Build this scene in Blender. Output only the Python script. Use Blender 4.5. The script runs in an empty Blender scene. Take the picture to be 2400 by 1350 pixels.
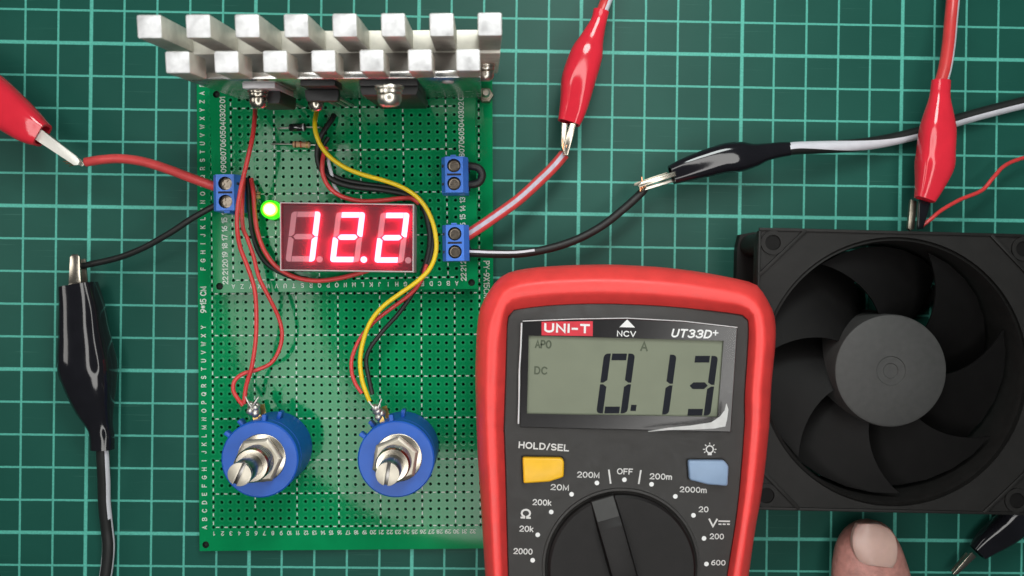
import bpy, bmesh, math, random
from mathutils import Vector, Matrix, Euler
random.seed(7)
PI = math.pi
S = bpy.context.scene
COL = S.collection
# ------------------------------------------------------------------ camera (1 unit = 1 cm)
FPX = 2100.0
CAM = Vector((7.5013, -7.1927, 27.6598))
CROT = Euler((-0.0046, -0.0171, 0.0137), 'XYZ')
RM = CROT.to_matrix()
S.unit_settings.scale_length = 0.01
cd = bpy.data.cameras.new('camera'); cam = bpy.data.objects.new('camera', cd); COL.objects.link(cam)
cam.location = CAM; cam.rotation_euler = CROT
cd.sensor_width = 36; cd.lens = 36 * FPX / 2400; cd.clip_start = 0.1; cd.clip_end = 500
cd.dof.use_dof = True; cd.dof.focus_distance = 25.2; cd.dof.aperture_fstop = .16
S.camera = cam
# ------------------------------------------------------------------ world, lamps, exposure
w = bpy.data.worlds.new('World'); S.world = w; w.use_nodes = True
w.node_tree.nodes['Background'].inputs[0].default_value = (0.85, 0.95, 1.0, 1)
w.node_tree.nodes['Background'].inputs[1].default_value = 0.05
def area_lamp(name, loc, target, size, power, color, shape='DISK', ring=None):
    l = bpy.data.lights.new(name, 'AREA'); l.shape = shape; l.size = size; l.energy = power; l.color = color
    o = bpy.data.objects.new(name, l); COL.objects.link(o); o.location = loc
    o.rotation_euler = (Vector(target) - Vector(loc)).to_track_quat('-Z', 'Y').to_euler()
    return o
# the ring lamp the phone looks through: lamp segments round a circle
RING_C = Vector((7.3, -6.7, 27.9)); RIN, ROUT = 11.0, 16.3
ring = area_lamp('ring_lamp', RING_C, RING_C - Vector((0, 0, 10)), 2 * ROUT, 14600, (1.0, 0.985, 0.95))
ring.data.use_nodes = True; nt = ring.data.node_tree; em = nt.nodes['Emission']
gp = nt.nodes.new('ShaderNodeNewGeometry'); su = nt.nodes.new('ShaderNodeVectorMath'); su.operation = 'SUBTRACT'; su.inputs[1].default_value = (*RING_C,)
nt.links.new(gp.outputs['Position'], su.inputs[0])
le = nt.nodes.new('ShaderNodeVectorMath'); le.operation = 'LENGTH'; nt.links.new(su.outputs[0], le.inputs[0])
mr = nt.nodes.new('ShaderNodeMapRange'); mr.inputs[1].default_value = RIN - .3; mr.inputs[2].default_value = RIN + .5; nt.links.new(le.outputs['Value'], mr.inputs[0])
nt.links.new(mr.outputs[0], em.inputs['Strength'])
area_lamp('upper_fill', (13, 19, 30), (11, -3, 0), 12, 5400, (0.93, 1.0, 0.97))  # added fill out of view, brightens the upper part of the scene
area_lamp('window_lamp', (-34, -4, 26), (2, -8, 0), 12, 1800, (1.0, 0.97, 0.92), 'SQUARE')
S.view_settings.view_transform = 'Standard'; S.view_settings.look = 'None'
S.view_settings.exposure = 0.12; S.view_settings.gamma = 1.0; S.view_settings.use_curve_mapping = False
S.render.engine = 'CYCLES'
S.cycles.max_bounces = 8; S.cycles.transparent_max_bounces = 12
S.cycles.caustics_reflective = False; S.cycles.caustics_refractive = False
S.cycles.sample_clamp_indirect = 4.0
try:
    S.cycles.use_denoising = True; S.cycles.denoiser = 'OPENIMAGEDENOISE'
except Exception: pass
# ------------------------------------------------------------------ helpers
def A(px, py, z):                      # point of the place on the level z seen at a photograph pixel
    d = RM @ Vector(((px - 1200) / FPX, -(py - 675) / FPX, -1))
    return CAM + d * ((z - CAM.z) / d.z)
def on_plane(px, py, p, n):
    d = RM @ Vector(((px - 1200) / FPX, -(py - 675) / FPX, -1))
    return CAM + d * ((p - CAM).dot(n) / d.dot(n))
def crop(x0, y0, s): return lambda x, y: (x0 + x / s, y0 + y / s)
def pxs(z): return FPX / (CAM.z - z)   # pixels per cm at a level
def catmull(P, n=8):
    P = [Vector(p) for p in P]; Q = [2 * P[0] - P[1]] + P + [2 * P[-1] - P[-2]]; out = []
    for i in range(1, len(Q) - 2):
        a, b, c, d = Q[i - 1:i + 3]
        for k in range(n):
            t = k / n
            out.append(.5 * ((2 * b) + (c - a) * t + (2 * a - 5 * b + 4 * c - d) * t * t + (3 * b - a - 3 * c + d) * t ** 3))
    out.append(P[-1]); return out
def resample(P, n):
    P = [Vector(p) for p in P]; L = [0]
    for a, b in zip(P, P[1:]): L.append(L[-1] + (b - a).length)
    out = []; j = 0
    for k in range(n):
        t = L[-1] * k / (n - 1)
        while j < len(P) - 2 and L[j + 1] < t: j += 1
        s = (t - L[j]) / max(1e-9, L[j + 1] - L[j]); out.append(P[j].lerp(P[j + 1], s))
    return out
class MB:
    def __init__(s): s.v = []; s.f = []; s.m = []
    def add(s, vs, fs, mi=0):
        o = len(s.v); s.v += [Vector(v) for v in vs]
        for k, f in enumerate(fs):
            s.f.append([o + i for i in f]); s.m.append(mi if isinstance(mi, int) else mi[k])
        return s
    def box(s, x0, x1, y0, y1, z0, z1, mi=0, M=None):
        v = [Vector(p) for p in [(x0, y0, z0), (x1, y0, z0), (x1, y1, z0), (x0, y1, z0), (x0, y0, z1), (x1, y0, z1), (x1, y1, z1), (x0, y1, z1)]]
        if M: v = [M @ p for p in v]
        return s.add(v, [(0, 3, 2, 1), (4, 5, 6, 7), (0, 1, 5, 4), (1, 2, 6, 5), (2, 3, 7, 6), (3, 0, 4, 7)], mi)
    def loft(s, rings, cap=(True, True), closed=True, mi=0, mfun=None):
        n = len(rings[0]); v = [p for r in rings for p in r]; f = []; m = []
        for i in range(len(rings) - 1):
            for k in range(n if closed else n - 1):
                k2 = (k + 1) % n
                f.append((i * n + k, i * n + k2, (i + 1) * n + k2, (i + 1) * n + k)); m.append(mfun(i, k) if mfun else mi)
        if cap[0]: f.append(tuple(range(n))[::-1]); m.append(mi)
        if cap[1]: f.append(tuple((len(rings) - 1) * n + k for k in range(n))); m.append(mi)
        return s.add(v, f, m)
    def prism(s, P, z0, z1, mi=0, M=None):
        a = [Vector((p[0], p[1], z0)) for p in P]; b = [Vector((p[0], p[1], z1)) for p in P]
        if M: a = [M @ p for p in a]; b = [M @ p for p in b]
        return s.loft([a, b], mi=mi)
    def lathe(s, prof, n=24, M=None, cap=(True, True), mi=0):
        R = []
        for r, z in prof:
            q = [Vector((r * math.cos(2 * PI * k / n), r * math.sin(2 * PI * k / n), z)) for k in range(n)]
            R.append([M @ p for p in q] if M else q)
        return s.loft(R, cap, mi=mi)
    def tube(s, P, r, n=10, cap=(True, True), mi=0, stripe=None, flat=1.0, twist=None):
        P = [Vector(p) for p in P]; up = Vector((0, 0, 1)); R = []
        for i, p in enumerate(P):
            t = (P[min(i + 1, len(P) - 1)] - P[max(i - 1, 0)]).normalized()
            if abs(t.dot(up)) > .95: up = Vector((0, 1, 0))
            x = t.cross(up).normalized(); y = x.cross(t)
            if i and R:
                pass
            rr = r(i / (len(P) - 1)) if callable(r) else r
            tw = twist(i / (len(P) - 1)) if twist else 0
            R.append([p + x * (rr * math.cos(2 * PI * (k / n + tw))) + y * (rr * flat * math.sin(2 * PI * (k / n + tw))) for k in range(n)])
        mf = (lambda i, k: stripe(i / (len(P) - 1), (k + .5) / n)) if stripe else None
        return s.loft(R, cap, mi=mi, mfun=mf)
    def holed(s, x0, x1, y0, y1, cx, cy, r, z, depth, n=8, mi=0, wall=0, ph=PI / 8):
        an = [(ph + 2 * PI * k / n) % (2 * PI) for k in range(n)]
        cs = [(x0, y0), (x1, y0), (x1, y1), (x0, y1)]
        an += [math.atan2(c[1] - cy, c[0] - cx) % (2 * PI) for c in cs]; an = sorted(set(round(a, 5) for a in an))
        I = []; O = []
        for a in an:
            c, q = math.cos(a), math.sin(a); t = 1e9
            if c > 1e-6: t = min(t, (x1 - cx) / c)
            if c < -1e-6: t = min(t, (x0 - cx) / c)
            if q > 1e-6: t = min(t, (y1 - cy) / q)
            if q < -1e-6: t = min(t, (y0 - cy) / q)
            O.append((cx + c * t, cy + q * t, z)); I.append((cx + c * r, cy + q * r, z))
        n = len(an); B = [(p[0], p[1], z - depth) for p in I]; f = []; m = []
        for k in range(n):
            j = (k + 1) % n
            f.append((k, j, n + j, n + k)); m.append(mi)
            f.append((n + k, n + j, 2 * n + j, 2 * n + k)); m.append(wall)
        return s.add(O + I + B, f, m)
    def build(s, name, mats, parent=None, local=False, bevel=0, seg=2, smooth=40, sub=0, weld=False):
        if not isinstance(mats, (list, tuple)): mats = [mats]
        vs = s.v
        if parent and not local:
            Mi = (Matrix.Translation(parent.location) @ parent.rotation_euler.to_matrix().to_4x4()).inverted()
            q = parent.parent
            if q: Mi = Mi @ (Matrix.Translation(q.location) @ q.rotation_euler.to_matrix().to_4x4()).inverted()
            vs = [Mi @ v for v in vs]
        me = bpy.data.meshes.new(name); me.from_pydata([tuple(v) for v in vs], [], s.f)
        for m in mats: me.materials.append(M[m])
        me.polygons.foreach_set('material_index', s.m)
        if bevel or weld or sub:
            bm = bmesh.new(); bm.from_mesh(me)
            if weld or sub: bmesh.ops.remove_doubles(bm, verts=bm.verts, dist=1e-4)
            bmesh.ops.recalc_face_normals(bm, faces=bm.faces)
            if bevel:
                ed = [e for e in bm.edges if len(e.link_faces) == 2 and e.calc_face_angle(0) > math.radians(28)]
                bmesh.ops.bevel(bm, geom=ed, offset=bevel, segments=seg, affect='EDGES', profile=.5, clamp_overlap=True)
            bm.to_mesh(me); bm.free()
        else:
            bm = bmesh.new(); bm.from_mesh(me); bmesh.ops.recalc_face_normals(bm, faces=bm.faces); bm.to_mesh(me); bm.free()
        if smooth:
            me.polygons.foreach_set('use_smooth', [True] * len(me.polygons))
            me.set_sharp_from_angle(angle=math.radians(smooth))
        o = bpy.data.objects.new(name, me); COL.objects.link(o)
        if parent: o.parent = parent
        if sub:
            md = o.modifiers.new('sub', 'SUBSURF'); md.levels = sub; md.render_levels = sub
        return o
def tag(o, label=None, cat=None, group=None, kind=None):
    if label: o['label'] = label
    if cat: o['category'] = cat
    if group: o['group'] = group
    if kind: o['kind'] = kind
    return o
def thing(name, loc, label, cat, group=None, rz=0, rot=None):
    o = bpy.data.objects.new(name, None); COL.objects.link(o); o.empty_display_size = .3
    o.location = loc; o.rotation_euler = rot if rot else (0, 0, rz)
    return tag(o, label, cat, group)
def copy_tree(o, parent=None):
    c = o.copy(); COL.objects.link(c); c.parent = parent
    for ch in list(o.children): copy_tree(ch, c)
    return c
# plain stroke lettering (capital height 1)
def _arc(cx, cy, rx, ry, a0, a1, n=12):
    return [(cx + rx * math.cos(math.radians(a0 + (a1 - a0) * i / n)), cy + ry * math.sin(math.radians(a0 + (a1 - a0) * i / n))) for i in range(n + 1)]
GL = {
 '0': [_arc(.31, .5, .31, .5, 90, 450, 20)], '1': [[(.08, .76), (.32, 1), (.32, 0)]],
 '2': [_arc(.31, .70, .29, .30, 170, -25) + [(0, 0), (.62, 0)]],
 '3': [_arc(.3, .74, .27, .26, 155, -90), _arc(.3, .26, .31, .27, 90, -155)],
 '4': [[(.45, 0), (.45, 1), (0, .3), (.62, .3)]], '5': [[(.56, 1), (.12, 1), (.06, .50)] + _arc(.3, .32, .3, .32, 130, -145)],
 '6': [_arc(.31, .3, .29, .3, 90, 450, 18), [(.52, .98), (.28, .90), (.08, .62), (.02, .3)]], '7': [[(0, 1), (.6, 1), (.2, 0)]],
 '8': [_arc(.31, .74, .25, .26, 90, 450, 18), _arc(.31, .25, .30, .26, 90, 450, 18)],
 '9': [_arc(.31, .7, .29, .3, 90, 450, 18), [(.10, .02), (.34, .10), (.54, .38), (.60, .7)]],
 'A': [[(0, 0), (.33, 1), (.66, 0)], [(.12, .32), (.54, .32)]],
 'B': [[(0, 0), (0, 1), (.34, 1)] + _arc(.34, .76, .23, .24, 90, -90)[1:] + [(0, .52)], [(.34, .52)] + _arc(.35, .26, .28, .26, 90, -90)[1:] + [(0, 0)]],
 'C': [_arc(.36, .5, .36, .5, 42, 318, 16)], 'D': [[(0, 0), (0, 1), (.26, 1)] + _arc(.26, .5, .38, .5, 90, -90)[1:] + [(0, 0)]],
 'E': [[(.52, 1), (0, 1), (0, 0), (.54, 0)], [(0, .53), (.46, .53)]], 'F': [[(.52, 1), (0, 1), (0, 0)], [(0, .5), (.44, .5)]],
 'G': [_arc(.36, .5, .36, .5, 42, 330, 16) + [(.68, .45), (.4, .45)]], 'H': [[(0, 0), (0, 1)], [(.6, 0), (.6, 1)], [(0, .52), (.6, .52)]],
 'I': [[(.1, 0), (.1, 1)]], 'J': [[(.42, 1), (.42, .28)] + _arc(.21, .26, .21, .26, 0, -170, 8)], 'K': [[(0, 0), (0, 1)], [(.56, 1), (0, .4)], [(.2, .6), (.6, 0)]],
 'L': [[(0, 1), (0, 0), (.5, 0)]], 'M': [[(0, 0), (0, 1), (.36, .1), (.72, 1), (.72, 0)]], 'N': [[(0, 0), (0, 1), (.58, 0), (.58, 1)]],
 'O': [_arc(.37, .5, .37, .5, 90, 450, 20)], 'P': [[(0, 0), (0, 1), (.32, 1)] + _arc(.32, .73, .25, .27, 90, -90)[1:] + [(0, .46)]],
 'Q': [_arc(.37, .5, .37, .5, 90, 450, 20), [(.45, .25), (.72, -.04)]], 'R': [[(0, 0), (0, 1), (.32, 1)] + _arc(.32, .73, .25, .27, 90, -90)[1:] + [(0, .46)], [(.3, .46), (.58, 0)]],
 'S': [_arc(.31, .74, .28, .26, 35, 270, 12) + _arc(.31, .25, .30, .25, 88, -145, 12)], 'T': [[(0, 1), (.6, 1)], [(.3, 1), (.3, 0)]],
 'U': [[(0, 1), (0, .32)] + _arc(.3, .3, .3, .3, 180, 360, 10) + [(.6, 1)]], 'V': [[(0, 1), (.32, 0), (.64, 1)]], 'W': [[(0, 1), (.2, 0), (.42, .9), (.64, 0), (.84, 1)]],
 'X': [[(0, 0), (.6, 1)], [(0, 1), (.6, 0)]], 'Y': [[(0, 1), (.3, .46), (.6, 1)], [(.3, .46), (.3, 0)]], 'Z': [[(0, 1), (.58, 1), (0, 0), (.6, 0)]],
 'k': [[(0, 0), (0, 1)], [(.42, .68), (0, .28)], [(.15, .42), (.46, 0)]],
 'm': [[(0, 0), (0, .7)], _arc(.19, .48, .19, .21, 180, 0, 8) + [(.38, 0)], _arc(.57, .48, .19, .21, 180, 0, 8) + [(.76, 0)]],
 '/': [[(0, -.03), (.3, 1.03)]], '-': [[(.02, .45), (.36, .45)]], '+': [[(.3, .2), (.3, .8)], [(0, .5), (.6, .5)]],
 '*': [[(.2, .25), (.2, .85)], [(0, .4), (.4, .7)], [(0, .7), (.4, .4)]],
 '\u03a9': [[(0, 0), (.24, 0), (.24, .14)] + _arc(.36, .56, .35, .44, 250, -70, 20)[1:-1] + [(.48, .14), (.48, 0), (.72, 0)]],
}
def put_text(mb, t, M4, cap, bold=0.0, shear=0.0, space=1.0, wid=None, mi=0):
    wt = cap * (.13 + 1.7 * bold); x = 0; L = []
    for ch in t:
        if ch == ' ': x += .45; continue
        g = GL[ch]; xs = [p[0] for pl in g for p in pl]; w_ = max(xs) - min(xs)
        for pl in g: L.append([(p[0] - min(xs) + x, p[1]) for p in pl])
        x += w_ + .24 + bold * 1.2
    x -= .24 + bold * 1.2
    ys = [p[1] for pl in L for p in pl]; y0, y1 = min(ys), max(ys)
    s = (cap - wt) / max(.05, (y1 - y0)) if y1 - y0 > .1 else cap
    if t in 'km' or any(c in t for c in '/'): s = cap - wt
    sx = s if wid is None else (wid - wt) / max(.02, x)
    if wid is None and x < .05: sx = s
    for k, pl in enumerate(L):
        P = [Vector(((p[0] - x / 2) * sx + shear * (p[1] - .5) * s, (p[1] - (y0 + y1) / 2) * s, 0)) for p in pl]
        closed = (P[0] - P[-1]).length < 1e-6
        if closed: P = P[:-1]
        n = len(P); a = []; b = []
        for i, p in enumerate(P):
            q0 = P[i - 1] if (i or closed) else None; q1 = P[(i + 1) % n] if (i < n - 1 or closed) else None
            d0 = (p - q0).normalized() if q0 is not None else None; d1 = (q1 - p).normalized() if q1 is not None else None
            if d0 is None: d0 = d1; p = p - d1 * wt * .45
            elif d1 is None: d1 = d0; p = p + d0 * wt * .45
            m_ = (d0 + d1)
            m_ = m_.normalized() if m_.length > 1e-4 else d0
            nn = Vector((-m_.y, m_.x, 0)); c = max(.55, nn.dot(Vector((-d0.y, d0.x, 0))))
            a.append(p + nn * (wt / 2 / c)); b.append(p - nn * (wt / 2 / c))
        dz = Vector((0, 0, .0007 * (k % 3)))
        fs = [(i, (i + 1) % n, n + (i + 1) % n, n + i) for i in range(n if closed else n - 1)]
        mb.add([M4 @ (v + dz) for v in a + b], fs, mi)
# ------------------------------------------------------------------ materials
M = {}
def mat(name, col, rough=.5, metal=0, spec=.5, coat=0, coat_r=.08, var=.12, vscale=3.0, bump=0, bscale=40, emit=None, es=0, trans=0, alpha=1, sss=0, rvar=0.0):
    m = bpy.data.materials.new(name); m.use_nodes = True; nt = m.node_tree; N = nt.nodes; L = nt.links
    b = N['Principled BSDF']; tc = N.new('ShaderNodeTexCoord')
    b.inputs['Roughness'].default_value = rough; b.inputs['Metallic'].default_value = metal
    b.inputs['Specular IOR Level'].default_value = spec
    b.inputs['Coat Weight'].default_value = coat; b.inputs['Coat Roughness'].default_value = coat_r
    b.inputs['Transmission Weight'].default_value = trans; b.inputs['Alpha'].default_value = alpha
    if sss:
        b.inputs['Subsurface Weight'].default_value = sss; b.inputs['Subsurface Radius'].default_value = (.3, .12, .06); b.inputs['Subsurface Scale'].default_value = .3
    no = N.new('ShaderNodeTexNoise'); no.inputs['Scale'].default_value = vscale; no.inputs['Detail'].default_value = 5
    L.new(tc.outputs['Object'], no.inputs['Vector'])
    mr = N.new('ShaderNodeMapRange'); mr.inputs[1].default_value = .3; mr.inputs[2].default_value = .7
    mr.inputs[3].default_value = 1 - var; mr.inputs[4].default_value = 1 + var
    L.new(no.outputs['Fac'], mr.inputs[0])
    mx = N.new('ShaderNodeVectorMath'); mx.operation = 'SCALE'; mx.inputs[0].default_value = col
    L.new(mr.outputs[0], mx.inputs['Scale']); L.new(mx.outputs[0], b.inputs['Base Color'])
    if rvar:
        r2 = N.new('ShaderNodeMapRange'); r2.inputs[1].default_value = .3; r2.inputs[2].default_value = .7
        r2.inputs[3].default_value = max(.02, rough - rvar); r2.inputs[4].default_value = rough + rvar
        L.new(no.outputs['Fac'], r2.inputs[0]); L.new(r2.outputs[0], b.inputs['Roughness'])
    if bump:
        n2 = N.new('ShaderNodeTexNoise'); n2.inputs['Scale'].default_value = bscale; n2.inputs['Detail'].default_value = 3
        L.new(tc.outputs['Object'], n2.inputs['Vector'])
        bp = N.new('ShaderNodeBump'); bp.inputs['Strength'].default_value = bump; bp.inputs['Distance'].default_value = .02
        L.new(n2.outputs['Fac'], bp.inputs['Height']); L.new(bp.outputs[0], b.inputs['Normal'])
    if emit:
        b.inputs['Emission Color'].default_value = (*emit, 1); b.inputs['Emission Strength'].default_value = es
    M[name] = m; return m
mat('red_wire', (.66, .05, .05), .38, var=.08, coat=.2, coat_r=.2)
mat('stripe_lilac', (.52, .48, .57), .5, var=.15, vscale=6)
mat('red_thick', (.66, .07, .07), .4, var=.08, coat=.2, coat_r=.25)
mat('black_wire', (.012, .013, .013), .5)
mat('white_wire', (.72, .72, .78), .45, var=.05)
mat('yellow_wire', (.88, .63, .012), .4, var=.06, coat=.15, coat_r=.2)
mat('boot_red', (.74, .028, .05), .11, var=.06, vscale=1.5, bump=.10, bscale=2.2)
mat('boot_black', (.010, .010, .013), .09, var=.1, bump=.10, bscale=2.2)
mat('steel', (.70, .66, .58), .30, 1, var=.1, vscale=6)
mat('shaft_side_shade', (.26, .25, .24), .28, 1, var=.08)  # darker metal for the shaft sides, dark reflections painted into the colour
mat('nickel_brushed', (.56, .52, .44), .45, .9, var=.08, vscale=5)
mat('nickel', (.47, .43, .36), .25, 1, var=.06, vscale=5)
mat('jaw_bright', (.90, .88, .82), .55, .6, var=.05)
mat('dark_steel', (.30, .27, .22), .38, 1, var=.2, vscale=12)
mat('copper', (.85, .42, .22), .25, 1)
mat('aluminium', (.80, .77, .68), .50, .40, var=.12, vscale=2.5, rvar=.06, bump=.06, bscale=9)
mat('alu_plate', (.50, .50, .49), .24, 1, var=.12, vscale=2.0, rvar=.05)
mat('alu_front_reflect', (.54, .50, .47), .45, .7, var=.15, vscale=2.5)  # darker warm copy of aluminium; board and display reflections put into the colour
mat('screw_bronze', (.20, .17, .14), .30, 1, var=.2, vscale=12)
mat('alu_cut', (.66, .66, .67), .5, .35, var=.22, vscale=4, bump=.5, bscale=5, rvar=.12)
mat('solder', (.60, .58, .55), .42, .9)
mat('pot_blue', (.010, .105, .52), .42, var=.07, vscale=2, bump=.04, bscale=50)
mat('block_blue', (.05, .20, .74), .42, var=.06, vscale=4)
mat('slot_dark', (.008, .01, .03), .7)
mat('epoxy', (.012, .012, .013), .48, var=.15, bump=.08, bscale=60)
mat('tab_grey', (.60, .58, .60), .45, .3)
mat('display_case', (.62, .58, .57), .5, var=.08)
mat('display_face', (.055, .040, .045), .38, var=.1, vscale=3)
mat('segment_off', (.66, .64, .65), .5, var=.05)
mat('segment_on', (.9, .7, .75), .5, emit=(1.0, .17, .24), es=8.0)
mat('resistor_tan', (.62, .36, .20), .5)
mat('band_brown', (.12, .03, .015), .5)
mat('band_red', (.5, .05, .03), .5)
mat('band_gold', (.50, .34, .10), .4, .4)
mat('glass_black', (.01, .012, .012), .12, coat=.6)
mat('holster', (.88, .062, .058), .42, var=.08, vscale=2.2, rvar=.08, bump=.12, bscale=120)
mat('panel', (.017, .0155, .0145), .5, var=.22, vscale=4, rvar=.08, bump=.2, bscale=110)
mat('window_black', (.016, .015, .016), .22, var=.1)
mat('lcd', (.20, .22, .16), .5, spec=.2, var=.05, vscale=1.0)
mat('lcd_ink', (.006, .008, .014), .5, spec=.15, var=.1)
mat('lcd_faint', (.085, .10, .068), .5, spec=.2)
mat('print_white', (.78, .78, .78), .5, var=.04)
mat('print_grey', (.62, .61, .60), .5, var=.05)
mat('logo_red', (.62, .02, .04), .4)
mat('button_yellow', (.85, .47, .012), .4, var=.05)
mat('button_blue', (.24, .34, .50), .45, var=.05)
mat('dial_dark', (.0065, .0055, .0055), .5, spec=.3, var=.2, bump=.1, bscale=70)
mat('dial_face', (.032, .032, .031), .45, var=.15, bump=.15, bscale=70)
mat('fan_black', (.011, .0105, .010), .55, spec=.3, var=.15, bump=.12, bscale=60)
mat('fan_hub', (.047, .047, .046), .6, var=.10, vscale=5, bump=.15, bscale=80)
mat('fan_blade', (.0045, .0042, .0042), .6, var=.15, spec=.18)
mat('skin', (.45, .21, .18), .5, var=.22, vscale=4, bump=.6, bscale=14, sss=.08)
mat('nail', (.55, .37, .32), .35, var=.06, vscale=2.5, sss=.15, coat=.15, coat_r=.3)
mat('silk', (.62, .70, .64), .55, var=.12, vscale=8)
mat('hole_dark', (.012, .022, .016), .8)
mat('pcb_edge', (.20, .30, .17), .6)
mat('gold_lug', (.75, .50, .18), .3, 1)
mat('led_flange', (.02, .45, .03), .3, emit=(.02, .6, .0), es=.25)
# transparent protective film
m = bpy.data.materials.new('film'); m.use_nodes = True; nt = m.node_tree; nt.nodes.remove(nt.nodes['Principled BSDF'])
tr = nt.nodes.new('ShaderNodeBsdfTransparent'); gl = nt.nodes.new('ShaderNodeBsdfGlossy'); gl.inputs['Roughness'].default_value = .06
fr = nt.nodes.new('ShaderNodeFresnel'); fr.inputs[0].default_value = 1.14
ms = nt.nodes.new('ShaderNodeMixShader'); nt.links.new(fr.outputs[0], ms.inputs[0]); nt.links.new(tr.outputs[0], ms.inputs[1]); nt.links.new(gl.outputs[0], ms.inputs[2])
nt.links.new(ms.outputs[0], nt.nodes['Material Output'].inputs[0]); M['film'] = m
mat('glint_white', (.85, .86, .87), .4, alpha=.75)
mat('glare_white', (.88, .88, .87), .4, alpha=.62)
m = bpy.data.materials.new('glow_tint'); m.use_nodes = True; nt = m.node_tree; nt.nodes.remove(nt.nodes['Principled BSDF'])  # red tint of the added sheet that imitates glow round lit digits
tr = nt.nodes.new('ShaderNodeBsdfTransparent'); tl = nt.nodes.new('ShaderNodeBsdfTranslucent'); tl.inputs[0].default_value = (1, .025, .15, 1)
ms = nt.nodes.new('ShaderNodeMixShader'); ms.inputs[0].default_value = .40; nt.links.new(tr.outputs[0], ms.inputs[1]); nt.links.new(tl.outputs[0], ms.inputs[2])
nt.links.new(ms.outputs[0], nt.nodes['Material Output'].inputs[0]); M['glow_tint'] = m
# LED lens: brighter round its axis
m = mat('led_lens', (.02, .5, .03), .2, coat=.5)
nt = m.node_tree; b = nt.nodes['Principled BSDF']; tc = nt.nodes.new('ShaderNodeTexCoord')
sb = nt.nodes.new('ShaderNodeVectorMath'); sb.operation = 'SUBTRACT'; sb.inputs[1].default_value = (.05, -.01, 0); nt.links.new(tc.outputs['Object'], sb.inputs[0])
sc_ = nt.nodes.new('ShaderNodeVectorMath'); sc_.operation = 'MULTIPLY'; sc_.inputs[1].default_value = (1, 1, 0); nt.links.new(sb.outputs[0], sc_.inputs[0])
ln = nt.nodes.new('ShaderNodeVectorMath'); ln.operation = 'LENGTH'; nt.links.new(sc_.outputs[0], ln.inputs[0])
cr = nt.nodes.new('ShaderNodeValToRGB'); nt.links.new(ln.outputs['Value'], cr.inputs[0])
e = cr.color_ramp.elements; e[0].position = .13; e[0].color = (1, 1, .75, 1); e[1].position = .26; e[1].color = (.02, .55, 0, 1)
q = e.new(.17); q.color = (.9, 1, .08, 1); q = e.new(.21); q.color = (.05, .95, 0, 1)
nt.links.new(cr.outputs[0], b.inputs['Emission Color']); b.inputs['Emission Strength'].default_value = 2.2
# circuit board lacquer: pads round the holes (local coordinates, pitch .254)
def pcb_mat(name, col, pad, rough, pads=1.0):
    m = bpy.data.materials.new(name); m.use_nodes = True; nt = m.node_tree; N = nt.nodes; L = nt.links; b = N['Principled BSDF']
    tc = N.new('ShaderNodeTexCoord'); mo = N.new('ShaderNodeVectorMath'); mo.operation = 'MULTIPLY_ADD'
    mo.inputs[1].default_value = (1 / .254, 1 / .254, 0); mo.inputs[2].default_value = (.5, .5, 0); L.new(tc.outputs['Object'], mo.inputs[0])
    fr = N.new('ShaderNodeVectorMath'); fr.operation = 'FRACTION'; L.new(mo.outputs[0], fr.inputs[0])
    su = N.new('ShaderNodeVectorMath'); su.operation = 'SUBTRACT'; su.inputs[1].default_value = (.5, .5, 0); L.new(fr.outputs[0], su.inputs[0])
    le = N.new('ShaderNodeVectorMath'); le.operation = 'LENGTH'; L.new(su.outputs[0], le.inputs[0])
    rp = N.new('ShaderNodeMapRange'); rp.inputs[1].default_value = .34; rp.inputs[2].default_value = .41; rp.inputs[3].default_value = pads; rp.inputs[4].default_value = 0
    L.new(le.outputs['Value'], rp.inputs[0])
    no = N.new('ShaderNodeTexNoise'); no.inputs['Scale'].default_value = 1.3; no.inputs['Detail'].default_value = 5; L.new(tc.outputs['Object'], no.inputs['Vector'])
    mxa = N.new('ShaderNodeMix'); mxa.data_type = 'RGBA'; mxa.inputs[6].default_value = (*[c * .82 for c in col], 1); mxa.inputs[7].default_value = (*[c * 1.15 for c in col], 1)
    L.new(no.outputs['Fac'], mxa.inputs[0])
    mxb = N.new('ShaderNodeMix'); mxb.data_type = 'RGBA'; mxb.inputs[7].default_value = (*pad, 1)
    L.new(rp.outputs[0], mxb.inputs[0]); L.new(mxa.outputs[2], mxb.inputs[6]); L.new(mxb.outputs[2], b.inputs['Base Color'])
    b.inputs['Roughness'].default_value = rough; b.inputs['Specular IOR Level'].default_value = .24
    bp = N.new('ShaderNodeBump'); bp.inputs['Strength'].default_value = .05; bp.inputs['Distance'].default_value = .01
    L.new(rp.outputs[0], bp.inputs['Height']); L.new(bp.outputs[0], b.inputs['Normal'])
    M[name] = m
pcb_mat('pcb', (.003, .225, .074), (.010, .265, .10), .065)
pcb_mat('pcb_plain', (.003, .225, .074), (.010, .265, .10), .065, 0)
pcb_mat('pcb_large', (.003, .245, .082), (.010, .285, .105), .065)
pcb_mat('pcb_large_plain', (.003, .245, .082), (.010, .285, .105), .065, 0)
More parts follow.
